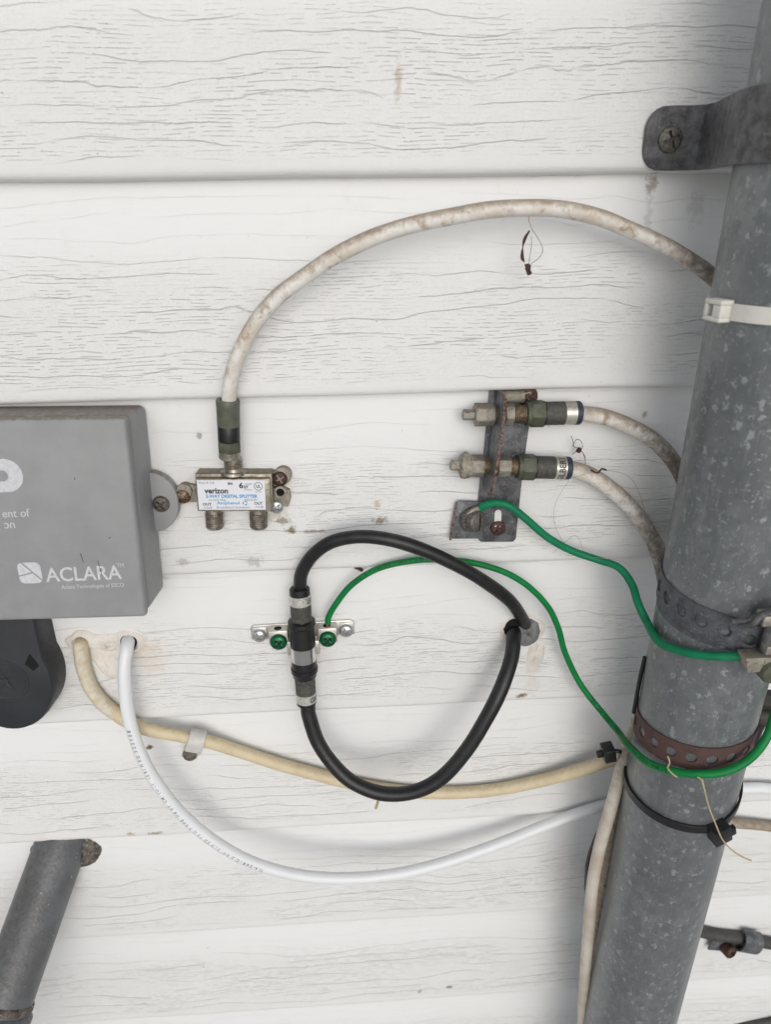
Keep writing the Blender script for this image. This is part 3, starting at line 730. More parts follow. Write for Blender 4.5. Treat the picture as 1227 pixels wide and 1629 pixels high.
# cable ties
def ring_tie(parent, mat, z, w, deg0, deg1, r=PR + 0.8, zf=None, thick=1.1):
    vs, fs = [], []
    n = 60
    for i in range(n + 1):
        d = deg0 + (deg1 - deg0) * i / n
        zz = z + (zf(d) if zf else 0)
        for rr in (r - thick / 2, r + thick / 2):
            for h in (-w / 2, w / 2): vs.append(on_pole(d, zz + h, rr))
    for i in range(n):
        a, b = 4 * i, 4 * i + 4
        fs += [(a, a + 1, b + 1, b), (a + 2, b + 2, b + 3, a + 3), (a, b, b + 2, a + 2), (a + 1, a + 3, b + 3, b + 1)]
    fs += [(0, 2, 3, 1), (4 * n, 4 * n + 1, 4 * n + 3, 4 * n + 2)]
    return MB().add(vs, fs).build('band', mat, parent, bevel=0.2, seg=1)
def tie_head(parent, mat, deg, z, r, size=(5, 4.2, 4.2), slot=True, twist=0.0):
    a = R(deg)
    f = Frame((0, 0, 0)); f.o = on_pole(deg, z, r)
    X, U = V(math.cos(a), math.sin(a), 0), V(0, 0, 1)
    f.r = X * math.cos(twist) + U * math.sin(twist); f.u = U * math.cos(twist) - X * math.sin(twist); f.n = V(math.sin(a), -math.cos(a), 0)
    sx, sy, sz = size
    mb = MB()
    if slot:        # a block with a square mouth
        mb.box(f, -sx, sx, sy * 0.55, sy, -sz * 0.2, sz * 1.6); mb.box(f, -sx, sx, -sy, -sy * 0.55, -sz * 0.2, sz * 1.6)
        mb.box(f, sx * 0.05, sx - 0.02, -sy * 0.56, sy * 0.56, -sz * 0.18, sz * 1.58); mb.box(f, -sx + 0.02, -sx * 0.62, -sy * 0.56, sy * 0.56, -sz * 0.18, sz * 1.58)
        mb.box(f, -sx * 0.63, sx * 0.06, -sy * 0.56, sy * 0.56, -sz * 0.18, sz * 0.5)
    else:
        mb.box(f, -sx, sx, -sy, sy, -sz * 0.2, sz * 1.6)
    mb.build('head', mat, parent, bevel=0.45, seg=2)
    return f
t = thing('cable_tie', 'white nylon cable tie around the conduit below the steel strap', 'cable tie', (PX, PY, -43), 'cable ties on the conduit')
ring_tie(t, 'white_nylon', -43.4, 6.8, -80, 230)
tie_head(t, 'white_nylon', -80, -43.2, PR + 0.4, (5.2, 4.4, 3.4))
t = thing('cable_tie', 'black cable tie around the lower conduit with its head at the front', 'cable tie', (PX, PY, -315), 'cable ties on the conduit')
ring_tie(t, 'black_nylon', -315.5, 5.0, -178, 178, PR + 1.0, lambda d: 0.0 if d < 12 else (d - 12) * 0.17 if d < 120 else 18.4 - (d - 120) * 0.317, 1.3)
f = tie_head(t, 'black_nylon', 13, -316.5, PR + 0.6, (5.2, 5.6, 4.0), False, 0.3)
MB().box(f, 3.5, 9.5, -6.5, -0.5, 1.5, 4.2).build('tail', 'black_nylon', t, bevel=0.4)

# ------------------------------------------------------------------ cables
for k_, x_ in (('data', 900), ('brown', 900), ('flat', 900), ('low', 900)):      # they run on along the wall past the conduit
    e_ = PATHS[k_][-1]
    PATHS[k_] += [(e_[0] + 90, e_[1], e_[2] - 14), (e_[0] + 260, e_[1], e_[2] - 22), (x_, e_[1], e_[2] - 20)]
def cable(name, label, cat, key, r, mat, group=None, ink=None, seg=14):
    pts = PATHS[key]
    t = thing(name, label, cat, pts[0], group)
    rnd = random.Random(key)
    w = [(rnd.uniform(0, 6.28), rnd.uniform(8, 60), rnd.uniform(0.002, 0.010)) for _ in range(6)]
    lump = lambda q: r * (1 + sum(k * math.sin(q * f + p) for p, f, k in w))
    P = catmull(pts, 9)
    for i in range(3, len(P) - 3):       # a drawn cable never lies in a perfect curve
        P[i] = P[i] + V(math.sin(i * 0.43 + w[0][0]), 0.6 * math.sin(i * 0.31 + w[1][0]), math.sin(i * 0.37 + w[2][0])) * 0.05
    MB().tube(P, lump, seg, smooth=0).build('jacket', mat, t)
    return t
def print_along(parent, key, s, start, size, r, mat, toward=(0, -1, 0.2), flip=False, spacing=0.78):
    """ink the letters of s on a cable, starting start mm along it, facing `toward`"""
    P = catmull(PATHS[key], 24)
    L = [0.0]
    for a, b in zip(P, P[1:]): L.append(L[-1] + (b - a).length)
    mb = MB(); pos = start
    for ch in (s[::-1] if flip else s):
        if ch != ' ':
            vs, fs = glyphs(ch, 0.012)
            w = max(v.x for v in vs)
            for i in range(len(L) - 1):
                if L[i + 1] > pos: break
            t = (P[i + 1] - P[i]).normalized()
            if flip: t = -t
            n = Vector(toward) - t * Vector(toward).dot(t); n.normalize()
            up = n.cross(t)
            c = P[i]
            out = []
            for v in vs:
                b = (v.y - 0.35) * size; ang = b / r
                out.append(c + t * (v.x - w / 2) * size + (n * math.cos(ang) + up * math.sin(ang)) * (r + 0.07))
            mb.add(out, fs)
        pos += size * spacing * (0.55 if ch in ' .:-1I' else 1) * (1 if True else 1)
    mb.build('printing', mat, parent, flat=True)

COAX = 'coaxial cables on the wall'
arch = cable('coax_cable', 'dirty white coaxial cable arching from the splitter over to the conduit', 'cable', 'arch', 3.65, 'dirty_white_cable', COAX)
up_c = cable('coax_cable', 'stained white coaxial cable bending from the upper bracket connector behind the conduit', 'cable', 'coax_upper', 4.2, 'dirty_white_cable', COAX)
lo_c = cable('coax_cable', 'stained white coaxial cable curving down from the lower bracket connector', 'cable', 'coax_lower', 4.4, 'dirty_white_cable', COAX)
bk_u = cable('coax_cable', 'black coaxial cable rising from the grounding block and looping into the wall hole', 'cable', 'black_upper', 3.75, 'black_rubber', COAX)
bk_l = cable('coax_cable', 'black coaxial cable hanging from the grounding block and curving up to the hole', 'cable', 'black_lower', 4.5, 'black_rubber', COAX)
eth = cable('data_cable', 'clean white printed cable drooping from the caulked wall hole to the conduit', 'cable', 'data', 3.8, 'data_cable')
print_along(eth, 'data', 'TIA-568-C.2 SHIELDED 75C TYPE 1180T CM (UL) VERIFIED 322Y08', 66, 2.9, 3.8, 'cable_ink', (-0.15, -0.95, 0.22), True, 0.95)
crm = cable('coax_cable', 'cream coloured cable clipped across the wall to the lower conduit', 'cable', 'cream', 4.1, 'cream_cable', COAX)
pc = PATHS['cream']
MB().tube([Vector(p) + V(-0.3, -0.6, 0) for p in catmull(pc, 4)[3:19]], lambda t: 4.2 * (1 - 0.3 * max(0, t - 0.8) * 5), 12, smooth=0).build('paint_smear', 'painted_cable', crm)
GREEN = 'green ground wires'
gw1 = thing('ground_wire', 'green insulated ground wire from the bracket bolt to the grey conduit clamp', 'wire', PATHS['green_bracket'][0], GREEN)
p1 = PATHS['green_bracket'] + [(153.0, -62.5, -206.5), (158.0, -74.0, -204.3), (166.0, -83.0, -201.2), (175.6, -88.2, -198.4), (183.5, -91.0, -196.5)]
MB().tube(p1, 2.15, 12).build('insulation', 'green_wire_aged', gw1)
MB().tube([p1[-1], (189, -93, -195.5), (195, -94, -195)], 1.5, 8).build('bare_end', 'tarnished', gw1)
MB().tube([(63.0, -4.2, -158.5), (66.5, -4.2, -155.8), p1[0]], 1.5, 8).build('bare_end', 'tarnished', gw1)
gw2 = thing('ground_wire', 'green printed ground wire from the grounding block across and around the conduit', 'wire', PATHS['green_block'][0], GREEN)
p2 = PATHS['green_block'] + [(151.3, -54.0, -283.5), (154.5, -71.3, -279.3), (162.9, -82.4, -275.2), (172.9, -88.6, -271.8), (184.3, -91.3, -268.3), (195.6, -90.2, -263.3), (205.5, -86.0, -255.7), (210.5, -82.0, -243.2), (213, -76, -232), (218, -66, -228)]
PATHS['green_full'] = p2
MB().tube(p2, lambda t: 1.8 + 0.42 * min(1, max(0, (t - 0.5) * 4)), 12).build('insulation', 'green_wire', gw2)
print_along(gw2, 'green_full', 'AWG 14 THHN OR THWN-2 600V', 34, 2.1, 2.0, 'wire_ink', (0, -0.85, 0.5), False, 0.95)
print_along(gw2, 'green_full', '75-30 (UL) THHN 2 22/RD/00 FT4 VW-1', 232, 2.6, 2.5, 'wire_ink', (-0.35, -0.75, 0.5), False, 0.95)
MB().tube([(-17.9, -3.0, -224.5), (-17.8, -2.9, -229), (-17.7, -2.9, -234), (-17.7, -3.5, -242.5)], 0.75, 8).build('bare_end', 'copper_wire', gw2)
cable('coax_cable', 'pale dusty cable running down the left side of the lower conduit', 'cable', 'side_pale', 4.0, 'pole_end_cable', COAX)
cable('coax_cable', 'thin brown cable squeezed between the pale cable and the conduit', 'cable', 'side_brown', 3.3, 'brown_cable', COAX)
cable('coax_cable', 'short black cable bulge showing behind the pale cable by the conduit', 'cable', 'side_black', 3.3, 'black_rubber', COAX)
cable('coax_cable', 'dusty brown cable crossing the wall right of the conduit', 'cable', 'brown', 3.6, 'brown_cable', COAX)
fl = cable('coax_cable', 'dark grey cable held by a metal clip at the lower right', 'cable', 'flat', 4.6, 'dark_cable', COAX)
cable('coax_cable', 'dark cable edge in the bottom right corner of the wall', 'cable', 'low', 3.5, 'dark_cable', COAX)

t = thing('cable_tie', 'small black cable tie head gripping the cream cable beside the conduit', 'cable tie', (152, -40, -306), 'cable ties on the conduit')
f = Frame((150.5, -30.0, -309), -12, 0)
MB().box(f, -3.6, 3.6, -4.6, 4.6, -2, 7).build('head', 'black_nylon', t, bevel=0.6)
MB().box(f, -7.2, -3.0, -1.6, 2.4, 1.5, 4.2).build('tail', 'black_nylon', t, bevel=0.4)
MB().tube([f.p(3.2, 0.5, 3), f.p(7, -0.5, 3.5), f.p(9.5, -6, 3)], 1.3, 8).build('band', 'black_nylon', t)

# ------------------------------------------------------------------ connectors
def connector(parent, o, axis, spec):
    """spec: name, material, profile, sides, phase -> pieces of one plug"""
    root = None
    for name, mat, prof, seg, ph in spec:
        mb = MB().lathe(o, axis, prof, seg, ph)
        if root is None:
            root = mb.build(name, mat, parent, bevel=0.25 if seg <= 8 else 0, angle=30)
        else:
            mb.build(name, mat, root, bevel=0.25 if seg <= 8 else 0, angle=30)
    return root
def ring_text(parent, s, o, axis, r, along, width, up0, mat, facing, size, vertical=True):
    """letters wrapped round a ring: the line of text runs round the ring"""
    n = Vector(axis).normalized(); f = Vector(facing); f = (f - n * f.dot(n)).normalized(); w = n.cross(f)
    vs, fs = glyphs(s, 0.02)
    x1 = max(v.x for v in vs); y1 = max(v.y for v in vs)
    mb = MB(); out = []
    for v in vs:
        ang = up0 + (v.x * size) / r
        out.append(Vector(o) + n * (along + (v.y / y1 - 0.5) * width) + (f * math.cos(ang) + w * math.sin(ang)) * (r + 0.08))
    mb.add(out, fs).build('lettering', mat, parent, flat=True)

# plug on top of the splitter
o = V(-64.0, -4.6, -127.5); ax = V(-61.0, -5.4, -89.9) - o
connector(arch, o, ax, [('connector', 'nickel', [(6.2, 5.0), (6.8, 5.55), (10.2, 5.55), (10.8, 5.1)], 28, 0),
    ('nut', 'olive_nut', [(10.4, 6.3), (16.0, 6.3)], 6, 0.2),
    ('ring', 'black_nylon', [(16.0, 5.4), (16.3, 5.65), (24.0, 5.65), (24.3, 5.5)], 28, 0),
    ('sleeve', 'olive_sleeve', [(24.2, 5.75), (34.0, 5.85), (34.4, 5.95), (36.8, 6.0), (37.6, 5.7), (37.7, 4.0), (36, 3.7)], 28, 0)])

# ------------------------------------------------------------------ two-way splitter
sp = thing('cable_splitter', 'metal two-way cable splitter with a printed white and blue label', 'splitter', (-62.7, 5, -140.6))
F = Frame((-62.7, 4.9, -140.6), 2.0)
hb = MB().prism([(-20, -10.2), (20, -10.2), (20, 10.0), (-20, 10.0)], F, 0.0, 11.2)
hb.prism([(-19.3, -9.6), (19.3, -9.6), (19.3, 8.4), (-19.3, 8.4)], F, 11.0, 15.0)
housing = hb.build('housing', 'nickel', sp, bevel=0.8)
for a in (-12.3, 11.4):
    mb = MB().lathe(F.p(a, -10.0, 7), -F.u, [(0, 5.3), (1.2, 5.3), (1.3, 4.4)] + threads(2.8, 11.8, 4.85, 1.05) + [(12.2, 4.0), (12.2, 2.2), (9.5, 2.0), (9.5, 0.05)], 28)
    mb.build('port', 'nickel_thread', sp, angle=25)
MB().lathe(F.p(-0.4, 9.0, 7.5), F.u, [(0, 7.2), (1.4, 6.8), (1.6, 4.9)] + threads(3.0, 9.0, 4.85, 1.05), 28).build('port', 'nickel_thread', sp, angle=25)
lab = MB().box(F, -18.4, 16.6, -8.7, 7.6, 14.8, 15.12).build('label_sticker', 'paper', sp, bevel=0.05, seg=1)
def L(s, a0, a1, b0, b1, mat, bold=0.0):
    mb = MB(); text_box(mb, s, a0, a1, b0, b1, lambda a, b: F.p(a, b, 15.2), bold); mb.build('lettering', mat, lab, flat=True)
L('MoCA 2.0', -17.4, -9.6, 5.6, 6.8, 'ink_grey')
L('IN', -2.4, -0.2, 5.0, 6.5, 'ink_black', 0.04)
L('6', 3.2, 5.4, 3.2, 6.4, 'ink_black', 0.04)
L('kV', 5.8, 8.0, 3.1, 5.0, 'ink_black', 0.03)
L('Surge', 6.2, 9.9, 5.0, 6.2, 'ink_grey')
L('Protect.', 5.9, 10.0, 2.0, 2.9, 'ink_grey')
L('UL', 12.0, 14.4, 3.4, 5.2, 'ink_black', 0.02)
L('E199', 11.6, 14.6, 0.9, 1.7, 'ink_grey')
mb = MB()
ring = [(math.cos(2 * math.pi * k / 28), math.sin(2 * math.pi * k / 28)) for k in range(28)]
mb.add([F.p(13.2 + 2.25 * x, 4.3 + 2.25 * y, 15.2) for x, y in ring] + [F.p(13.2 + 1.95 * x, 4.3 + 1.95 * y, 15.2) for x, y in ring],
       [(k, (k + 1) % 28, 28 + (k + 1) % 28, 28 + k) for k in range(28)])
mb.build('emblem', 'ink_black', lab, flat=True)
L('verizon', -14.9, -2.6, 0.3, 3.3, 'ink_black', 0.035)
L('2-WAY DIGITAL SPLITTER', -14.3, 12.6, -2.1, -0.2, 'ink_blue', 0.04)
L('54-1675 MHz', -13.0, -4.0, -3.9, -2.7, 'ink_grey')
L('ABS302H', 5.4, 12.2, -3.7, -2.6, 'ink_grey')
L('Amphenol', -8.9, 3.0, -6.2, -4.0, 'ink_blue', 0.02)
L('Broadband Solutions', -9.0, 8.4, -7.9, -6.7, 'ink_grey')
L('OUT', -16.2, -11.6, -6.4, -4.8, 'ink_black', 0.03)
L('-4.0dB', -16.4, -11.4, -8.0, -7.0, 'ink_grey')
L('OUT', 10.7, 15.1, -5.9, -4.3, 'ink_black', 0.03)
L('-4.0dB', 10.6, 15.4, -7.6, -6.6, 'ink_grey')
mb = MB()
for k in range(3):
    arcp = [(math.cos(R(x)), math.sin(R(x))) for x in range(120 * k + 10, 120 * k + 101, 15)]
    n = len(arcp)
    mb.add([F.p(5.9 + 1.35 * x, -5.0 + 1.25 * y, 15.2) for x, y in arcp] + [F.p(5.9 + 0.75 * x, -5.0 + 0.7 * y, 15.2) for x, y in arcp], [(i, i + 1, n + i + 1, n + i) for i in range(n - 1)])
mb.build('emblem', 'ink_blue', lab, flat=True)
# ears with their screws
MB().prism([(-29.5, -8), (-19, -8.4), (-19, 1), (-27, 2), (-31, -1), (-31.5, -5)], F, 0, 4.0).build('mounting_ear', 'tarnished', sp, bevel=0.5)
MB().lathe(F.p(-27.5, -1.4, 0), F.n, [(0, 4.0), (6.2, 4.0), (6.4, 3.4)], 22).build('boss', 'tarnished', sp)
screw('screw', sp, F.p(-28.6, -4.2, 5.0), F.n, 4.3, 'copper_screw', 'phillips', 0.6)
MB().prism([(19, 2.0), (24, 1.8), (28.4, 4), (29, 9), (26, 10.5), (19, 9)], F, 0, 5.0).build('mounting_ear', 'tarnished', sp, bevel=0.6)
MB().lathe(F.p(25.3, 7.2, 0), F.n, [(0, 4.6), (6.0, 4.6), (6.2, 4.0)], 22).build('boss', 'tarnished', sp)
screw('screw', sp, F.p(23.6, 5.6, 5.4), F.n, 4.3, 'rust_screw', 'phillips', 0.2)
ear = [(19, -10.5), (27.5, -11), (29, -6), (28.6, -1.5), (26, -0.2), (19, -0.2)]
MB().prism(ear, F, 0, 4.2).build('mounting_ear', 'tarnished', sp, bevel=0.6)
MB().lathe(F.p(23.6, -2.0, 3.9), F.n, [(0, 2.3), (0.5, 2.3), (0.55, 0.05)], 20).build('screw_hole', 'hole_dark', sp)
MB().lathe(F.p(23.6, -2.0, 3.9), F.n, [(0, 2.2), (2.2, 2.2), (2.2, 3.4), (0, 3.6)], 24, cap=False).build('boss', 'tarnished', sp)
screw('screw', sp, F.p(21.2, -10.6, 4.6), F.n, 3.8, 'zinc_screw', 'phillips', 0.5)

# ------------------------------------------------------------------ grounding bracket with two barrel couplers
br = thing('ground_bracket', 'weathered steel grounding bracket carrying two crusted coaxial couplers', 'bracket', (80, 5, -178))
B = Frame((72.0, wall_y(-126.1) - 1.0, -126.1), 0.0)
plate = [(-1.6, -50.5), (0, -51.8), (18.2, -52.4), (19.8, -50.6), (21.6, -15), (23.2, 6), (25.2, 27), (25.6, 34.0), (1.9, 34.0), (-0.2, 0), (-1.6, -14), (-2.4, -27)]
slot = [(8.9 + 1.9 * math.cos(R(a)), -34.5 + 1.9 * math.sin(R(a))) for a in range(0, 181, 30)] + [(8.9 + 1.9 * math.cos(R(a)), -42.5 + 1.9 * math.sin(R(a))) for a in range(180, 361, 30)]
mb = MB(); mb.prism(plate, B, 0.0, 1.5)
mb.build('plate', 'zinc_sheet', br, bevel=0.3)
MB().prism(slot, B, 1.45, 1.62).build('slot', 'siding', br, flat=True)
mb = MB()
fin = [(0, 35), (0, -17), (5, -19.0), (14, -18.2), (19.5, -14), (21.5, -4), (22.5, 10), (22.5, 25), (19, 32.5), (12, 35)]   # (out, up)
top = [B.p(1.7 + 0.10 * b, b, 1.2 + c) for c, b in fin] ; bot = [B.p(3.4 + 0.10 * b, b, 1.2 + c) for c, b in fin]
n = len(fin)
mb.add(top + bot, [tuple(range(n)), tuple(reversed(range(n, 2 * n)))] + [(i, (i + 1) % n, n + (i + 1) % n, n + i) for i in range(n)])
finp = mb.build('fin', 'zinc_sheet', br, bevel=0.2)
ed = [p for p in fin[1:]]
mb = MB(); epts = []
for i in range(len(ed)):
    c, b = ed[i]; epts.append(B.p(2.55 + 0.10 * b, b, 1.25 + c))
mb.tube(epts[1:], 0.9, 8, smooth=5)
mb.build('rusty_edge', 'rust_edge', finp)
lug = [(-14.5, -26.8), (-13.5, -26.0), (0, -27.2), (0, -49.0), (-17.0, -48.4), (-17.8, -47.2)]
MB().prism(lug, B, 1.6, 3.4).build('lug_plate', 'zinc_sheet', br, bevel=0.35)
MB().tube([B.p(-14.6, -27, 2.6), B.p(-16.4, -38, 2.6), B.p(-17.6, -47.6, 2.6), B.p(-18.0, -49.2, 2.6)], 0.75, 8).build('rusty_edge', 'rust_edge', br)
bn = (B.n * 0.88 + V(0.46, 0, 0.0)).normalized()
bp = B.p(-6.5, -37.0, 3.0)
bolt = MB().lathe(bp, bn, [(0, 7.4), (2.2, 7.2), (2.4, 6.2), (6.0, 6.0), (6.3, 5.8)], 26).build('bolt', 'old_screw', br)
screw('bolt_head', bolt, bp + bn * 5.6, bn, 5.9, 'old_screw', 'slot', 0.55, 0.7)
screw('screw', br, B.p(9.0, -43.6, 1.7), B.n, 4.4, 'rust_screw', 'phillips', 0.4, 0.7)
screw('screw', br, B.p(22.0, 30.6, 1.6), B.n, 5.6, 'rust_screw', 'phillips', 0.4, 0.5)
MB().lathe(B.p(10.8, -17.0, 1.4), B.n, [(0, 3.6), (0.5, 3.6), (0.6, 2.4), (0.2, 2.2), (0.2, 0.05)], 18).build('dimple', 'zinc_sheet_worn', br)
MB().lathe(B.p(9.5, 31, 3), (1, 0, 0), [(-4, 3.5), (10, 3.5)], 16).build('clip_bar', 'tarnished', br)
rnd = random.Random(5)
wob = lambda i, k: random.Random(i * 91 + k * 7).uniform(-0.10, 0.06)
for (o, e, name, crusty, k) in ((V(58.1, -2.4, -102.3), V(120.9, -2.5, -103.0), 'upper', False, 0), (V(52.1, -5.2, -128.9), V(116.8, -5.6, -132.6), 'lower', True, -5.6)):
    ax = (e - o).normalized()
    L0 = 0.0
    s = lambda x: x
    if not crusty:
        st_ = [0, 6.5, 16.8, 20.5, 22.4, 27.0, 34.0]
    else:
        st_ = [0, 6.8, 18.0, 22.0, 25.5, 32.4, 36.6]
    cp = MB().lathe(o, ax, threads(st_[2] - 0.6, st_[6], 4.75, 1.0), 26).build('coupler', 'brass_thread', br, angle=25)
    hexm = MB().lathe(o, ax, [(st_[1], 4.6), (st_[1], 6.3), (st_[2], 6.1)], 6, 0.25).build('terminator_cap', 'tarnished', cp, bevel=0.5)
    MB().lathe(o, ax, [(0.3, 2.4), (0.8, 2.9), (st_[1], 2.8)], 18, 0, True, wob).build('stub', 'crust' if crusty else 'tarnished', cp)
    if crusty:
        MB().lathe(o, ax, [(5.0, 4.0), (6.0, 6.4), (8.5, 7.2), (11, 6.2), (12.5, 5.4)], 22, 0, True, lambda i, k: random.Random(i * 13 + k * 5).uniform(-0.14, 0.10)).build('corrosion', 'crust', cp)
    MB().lathe(o, ax, [(st_[4] + 0.2, 5.8), (st_[5], 5.8)], 6, 0.1).build('nut', 'tarnished', cp, bevel=0.3)
    par = lo_c if crusty else up_c
    x0 = st_[6] - 0.5
    q = connector(par, o + ax * x0, ax, [('connector', 'olive_nut', [(0, 5.6), (0.4, 6.3), (2.6, 6.3)], 26, 0),
        ('nut', 'olive_nut', [(2.4, 7.3), (9.4, 7.3)], 6, 0.0),
        ('black_spacer', 'black_rubber', [(9.3, 6.5), (10.0, 6.5)], 24, 0),
        ('sleeve', 'grey_sleeve', [(9.9, 6.0), (10.2, 6.15), (20.4, 6.15)], 28, 0),
        ('ring', 'silver_ring', [(20.3, 6.2), (26.2, 6.2)], 28, 0),
        ('collar', 'navy_ring', [(26.1, 6.25), (28.6, 6.2), (29.2, 5.7), (29.3, 4.0)], 28, 0)])
    if crusty:
        ring_text(q, 'GILBERT', o + ax * x0, ax, 6.2, 23.3, -3.4, 1.75, 'ink_black', (0, -0.8, 0.6), -4.3)

# ------------------------------------------------------------------ grounding block with its barrel and plugs
gb = thing('grounding_block', 'shiny metal grounding block with two green and two silver screws', 'grounding block', (-32.5, 6, -243))
G = Frame((-32.5, wall_y(-236) - 0.2, -236.0), -0.9)
MB().prism([(-31.5, -3.6), (30.5, -3.6), (30.5, 4.8), (28, 6.0), (-29.5, 6.0), (-31.5, 4.5)], G, 0, 1.6).build('plate', 'block_metal', gb, bevel=0.4)
for a in (-14.4, 14.6):
    MB().box(G, a - 5.6, a + 5.6, -4.0, 5.6, 1.5, 9.5).build('terminal', 'block_metal', gb, bevel=0.5)
    MB().lathe(G.p(a - 0.3, 5.45, 5.8), G.u, [(0, 2.3), (0.28, 2.3), (0.3, 0.05)], 18).build('wire_hole', 'hole_dark', gb)
    screw('green_screw', gb, G.p(a, -1.2, 9.6), G.n, 5.1, 'green_screw', 'phillips', 0.4, 1.0)
for a in (-26.6, 25.6):
    screw('silver_screw', gb, G.p(a, -0.4, 1.7), G.n, 4.5, 'zinc_screw', 'phillips', 0.15, 1.2)
    MB().box(G, a - 3.9, a + 4.7, -3.2, 5.0, 1.55, 2.6).build('washer', 'block_metal', gb, bevel=0.4)
o = V(-32.4, -4.2, -200.7); e = V(-32.6, -12.3, -277.8); ax = (e - o).normalized()
barrel = MB().lathe(o, ax, [(31, 6.6), (31.5, 7.3), (50, 7.3), (50.5, 6.6)], 30).build('barrel', 'bright_metal', gb)
MB().box(Frame(o + ax * 40, 0, 6), -9.5, 9.5, -4.5, 4.5, -7.0, -1.0).build('saddle', 'block_metal', gb, bevel=0.5)
MB().lathe(o, ax, [(20.6, 5.8), (21.2, 7.9), (23.6, 8.0), (24.6, 7.3), (37.4, 7.4), (37.8, 7.0)], 30).build('rubber_boot', 'black_nylon', barrel)
MB().lathe(o, ax, [(46.4, 7.0), (46.8, 7.35), (51.6, 7.4), (51.9, 8.0), (54.4, 8.0), (55.0, 7.5), (58.0, 6.9), (58.4, 5.8)], 30).build('rubber_boot', 'black_nylon', barrel)
for (par, s0, d, txt) in ((bk_u, 22.8, -1, 'GILBERT'), (bk_l, 56.6, 1, 'GILBERT')):
    q = connector(par, o + ax * s0, ax * d, [('connector', 'grey_sleeve', [(0, 5.6), (4, 5.6)], 24, 0),
        ('nut', 'grey_sleeve', [(0.2, 6.5), (5.2, 6.4)], 6, 0.15),
        ('sleeve', 'grey_sleeve', [(5.0, 5.9), (5.4, 6.05), (12.6, 6.05)], 28, 0),
        ('ring', 'clean_ring', [(12.5, 6.1), (18.4, 6.0)], 28, 0),
        ('collar', 'black_nylon', [(18.3, 6.0), (21.6 if d < 0 else 20.2, 5.9), (22.3 if d < 0 else 20.6, 5.4), (22.3 if d < 0 else 20.6, 3.7)], 28, 0)])
    ring_text(q, txt, o + ax * s0, ax * d, 6.08, 15.4, 3.4 * (1 if d < 0 else -1), -0.35 if d > 0 else 0.65, 'ink_black', (0.1, -0.8, 0.6), -3.8 if d > 0 else 3.8)

# ------------------------------------------------------------------ the hole the black cables enter
hb_ = thing('wall_bushing', 'grey plastic bushing in the wall hole where the black cables enter', 'bushing', (101, 5, -242))
H = on_wall(101.0, -242.0)
mb = MB(); blob(mb, Frame(H.p(3.5, -2.0, -0.2), 15), 9.2, 10.6, 2.6, 61, rag=0.07); mb.build('grommet', 'bushing_grey', hb_)
MB().lathe(H.p(-3.8, 1.0, 0.6), H.n, [(0, 7.4), (0.9, 7.2), (1.0, 6.6), (0.4, 6.3), (0.4, 0.05)], 30, 0, True, lambda i, k: random.Random(k).uniform(-0.06, 0.06)).build('opening', 'hole_dark', hb_)
mb = MB(); blob(mb, H, 13.8, 12.8, 1.2, 3, hole=0.74, rag=0.14); mb.build('sealant', 'clear_caulk', hb_)
mb = MB(); blob(mb, on_wall(110.0, -262.0, 8), 5.0, 15, 0.9, 8, rag=0.25); mb.build('sealant', 'clear_caulk', hb_)

# caulk round the other cable holes
ck = thing('caulk_patch', 'lumpy beige caulk smeared below the grey box around two cable holes', 'caulk', (-150, 5, -240))
mb = MB(); blob(mb, on_wall(-150, -238, 0), 22, 6.5, 1.6, 11, rag=0.16); mb.build('smear', 'caulk', ck)
mb = MB(); blob(mb, on_wall(-164.5, -236.5, 0), 9.0, 8.0, 3.2, 21, hole=0.42, rag=0.12); mb.build('collar', 'caulk', ck)
mb = MB(); blob(mb, on_wall(-137, -238.5, 0), 9.0, 8.5, 2.6, 25, hole=0.54, rag=0.12); mb.build('collar', 'caulk', ck)
mb = MB(); blob(mb, on_wall(-149.5, -240.5, 0), 6.2, 4.4, 2.6, 31, rag=0.05); mb.build('plug', 'caulk', ck)
mb = MB(); blob(mb, on_wall(-152, -253, -12), 7.5, 12, 1.2, 33, rag=0.12); mb.build('smear', 'caulk', ck)
MB().lathe(on_wall(-137, -238.5).p(0, 0, 0.3), on_wall(0, -238).n, [(0, 4.9), (1.2, 4.9), (1.25, 0.05)], 24).build('hole', 'hole_dark', ck)

# ------------------------------------------------------------------ grey transmitter box
ub = thing('utility_box', 'grey plastic meter transmitter box with white printed lettering', 'box', (-168, 5, -200))
F1, F2, B1, B2 = V(-104.0, -28, -90.0), V(-107.6, -39.5, -195.6), V(-105.6, 8.6, -94.8), V(-108.4, -2.2, -199.0)
dx = V(-128, 0, 2.2)
nrm = (F1 - F2).cross(dx).normalized()
if nrm.y > 0: nrm = -nrm
ins = V(-1.2, 0, 0)
def ring_at(t, inset):
    tr, brr = B1.lerp(F1, t), B2.lerp(F2, t)
    tl, bl = tr + dx, brr + dx
    up = (tr - brr).normalized(); rt = (tr - tl).normalized()
    return [bl + (up + rt) * inset, brr + (up - rt) * inset, tr - (up + rt) * inset, tl + (rt - up) * inset]
mb = MB()
rs = [(0, 0), (0.835, 1.2)]
vs = []
for t_, i_ in rs: vs += ring_at(t_, i_)
fs = [(3, 2, 1, 0), (4, 5, 6, 7)] + [(k, (k + 1) % 4, 4 + (k + 1) % 4, 4 + k) for k in range(4)]
mb.add(vs, fs); mb.build('case', 'grey_plastic', ub, bevel=3.6, seg=5)
MB().add(ring_at(0.80, 3.2) + ring_at(0.90, 3.2), fs).build('black_spacer', 'black_rubber', ub)  # added core bridging the lid gap; its black stands for the seam's shade
vs = ring_at(0.862, 1.0) + ring_at(1.0, 1.4)
MB().add(vs, fs).build('lid', 'grey_plastic', ub, bevel=1.9, seg=4)
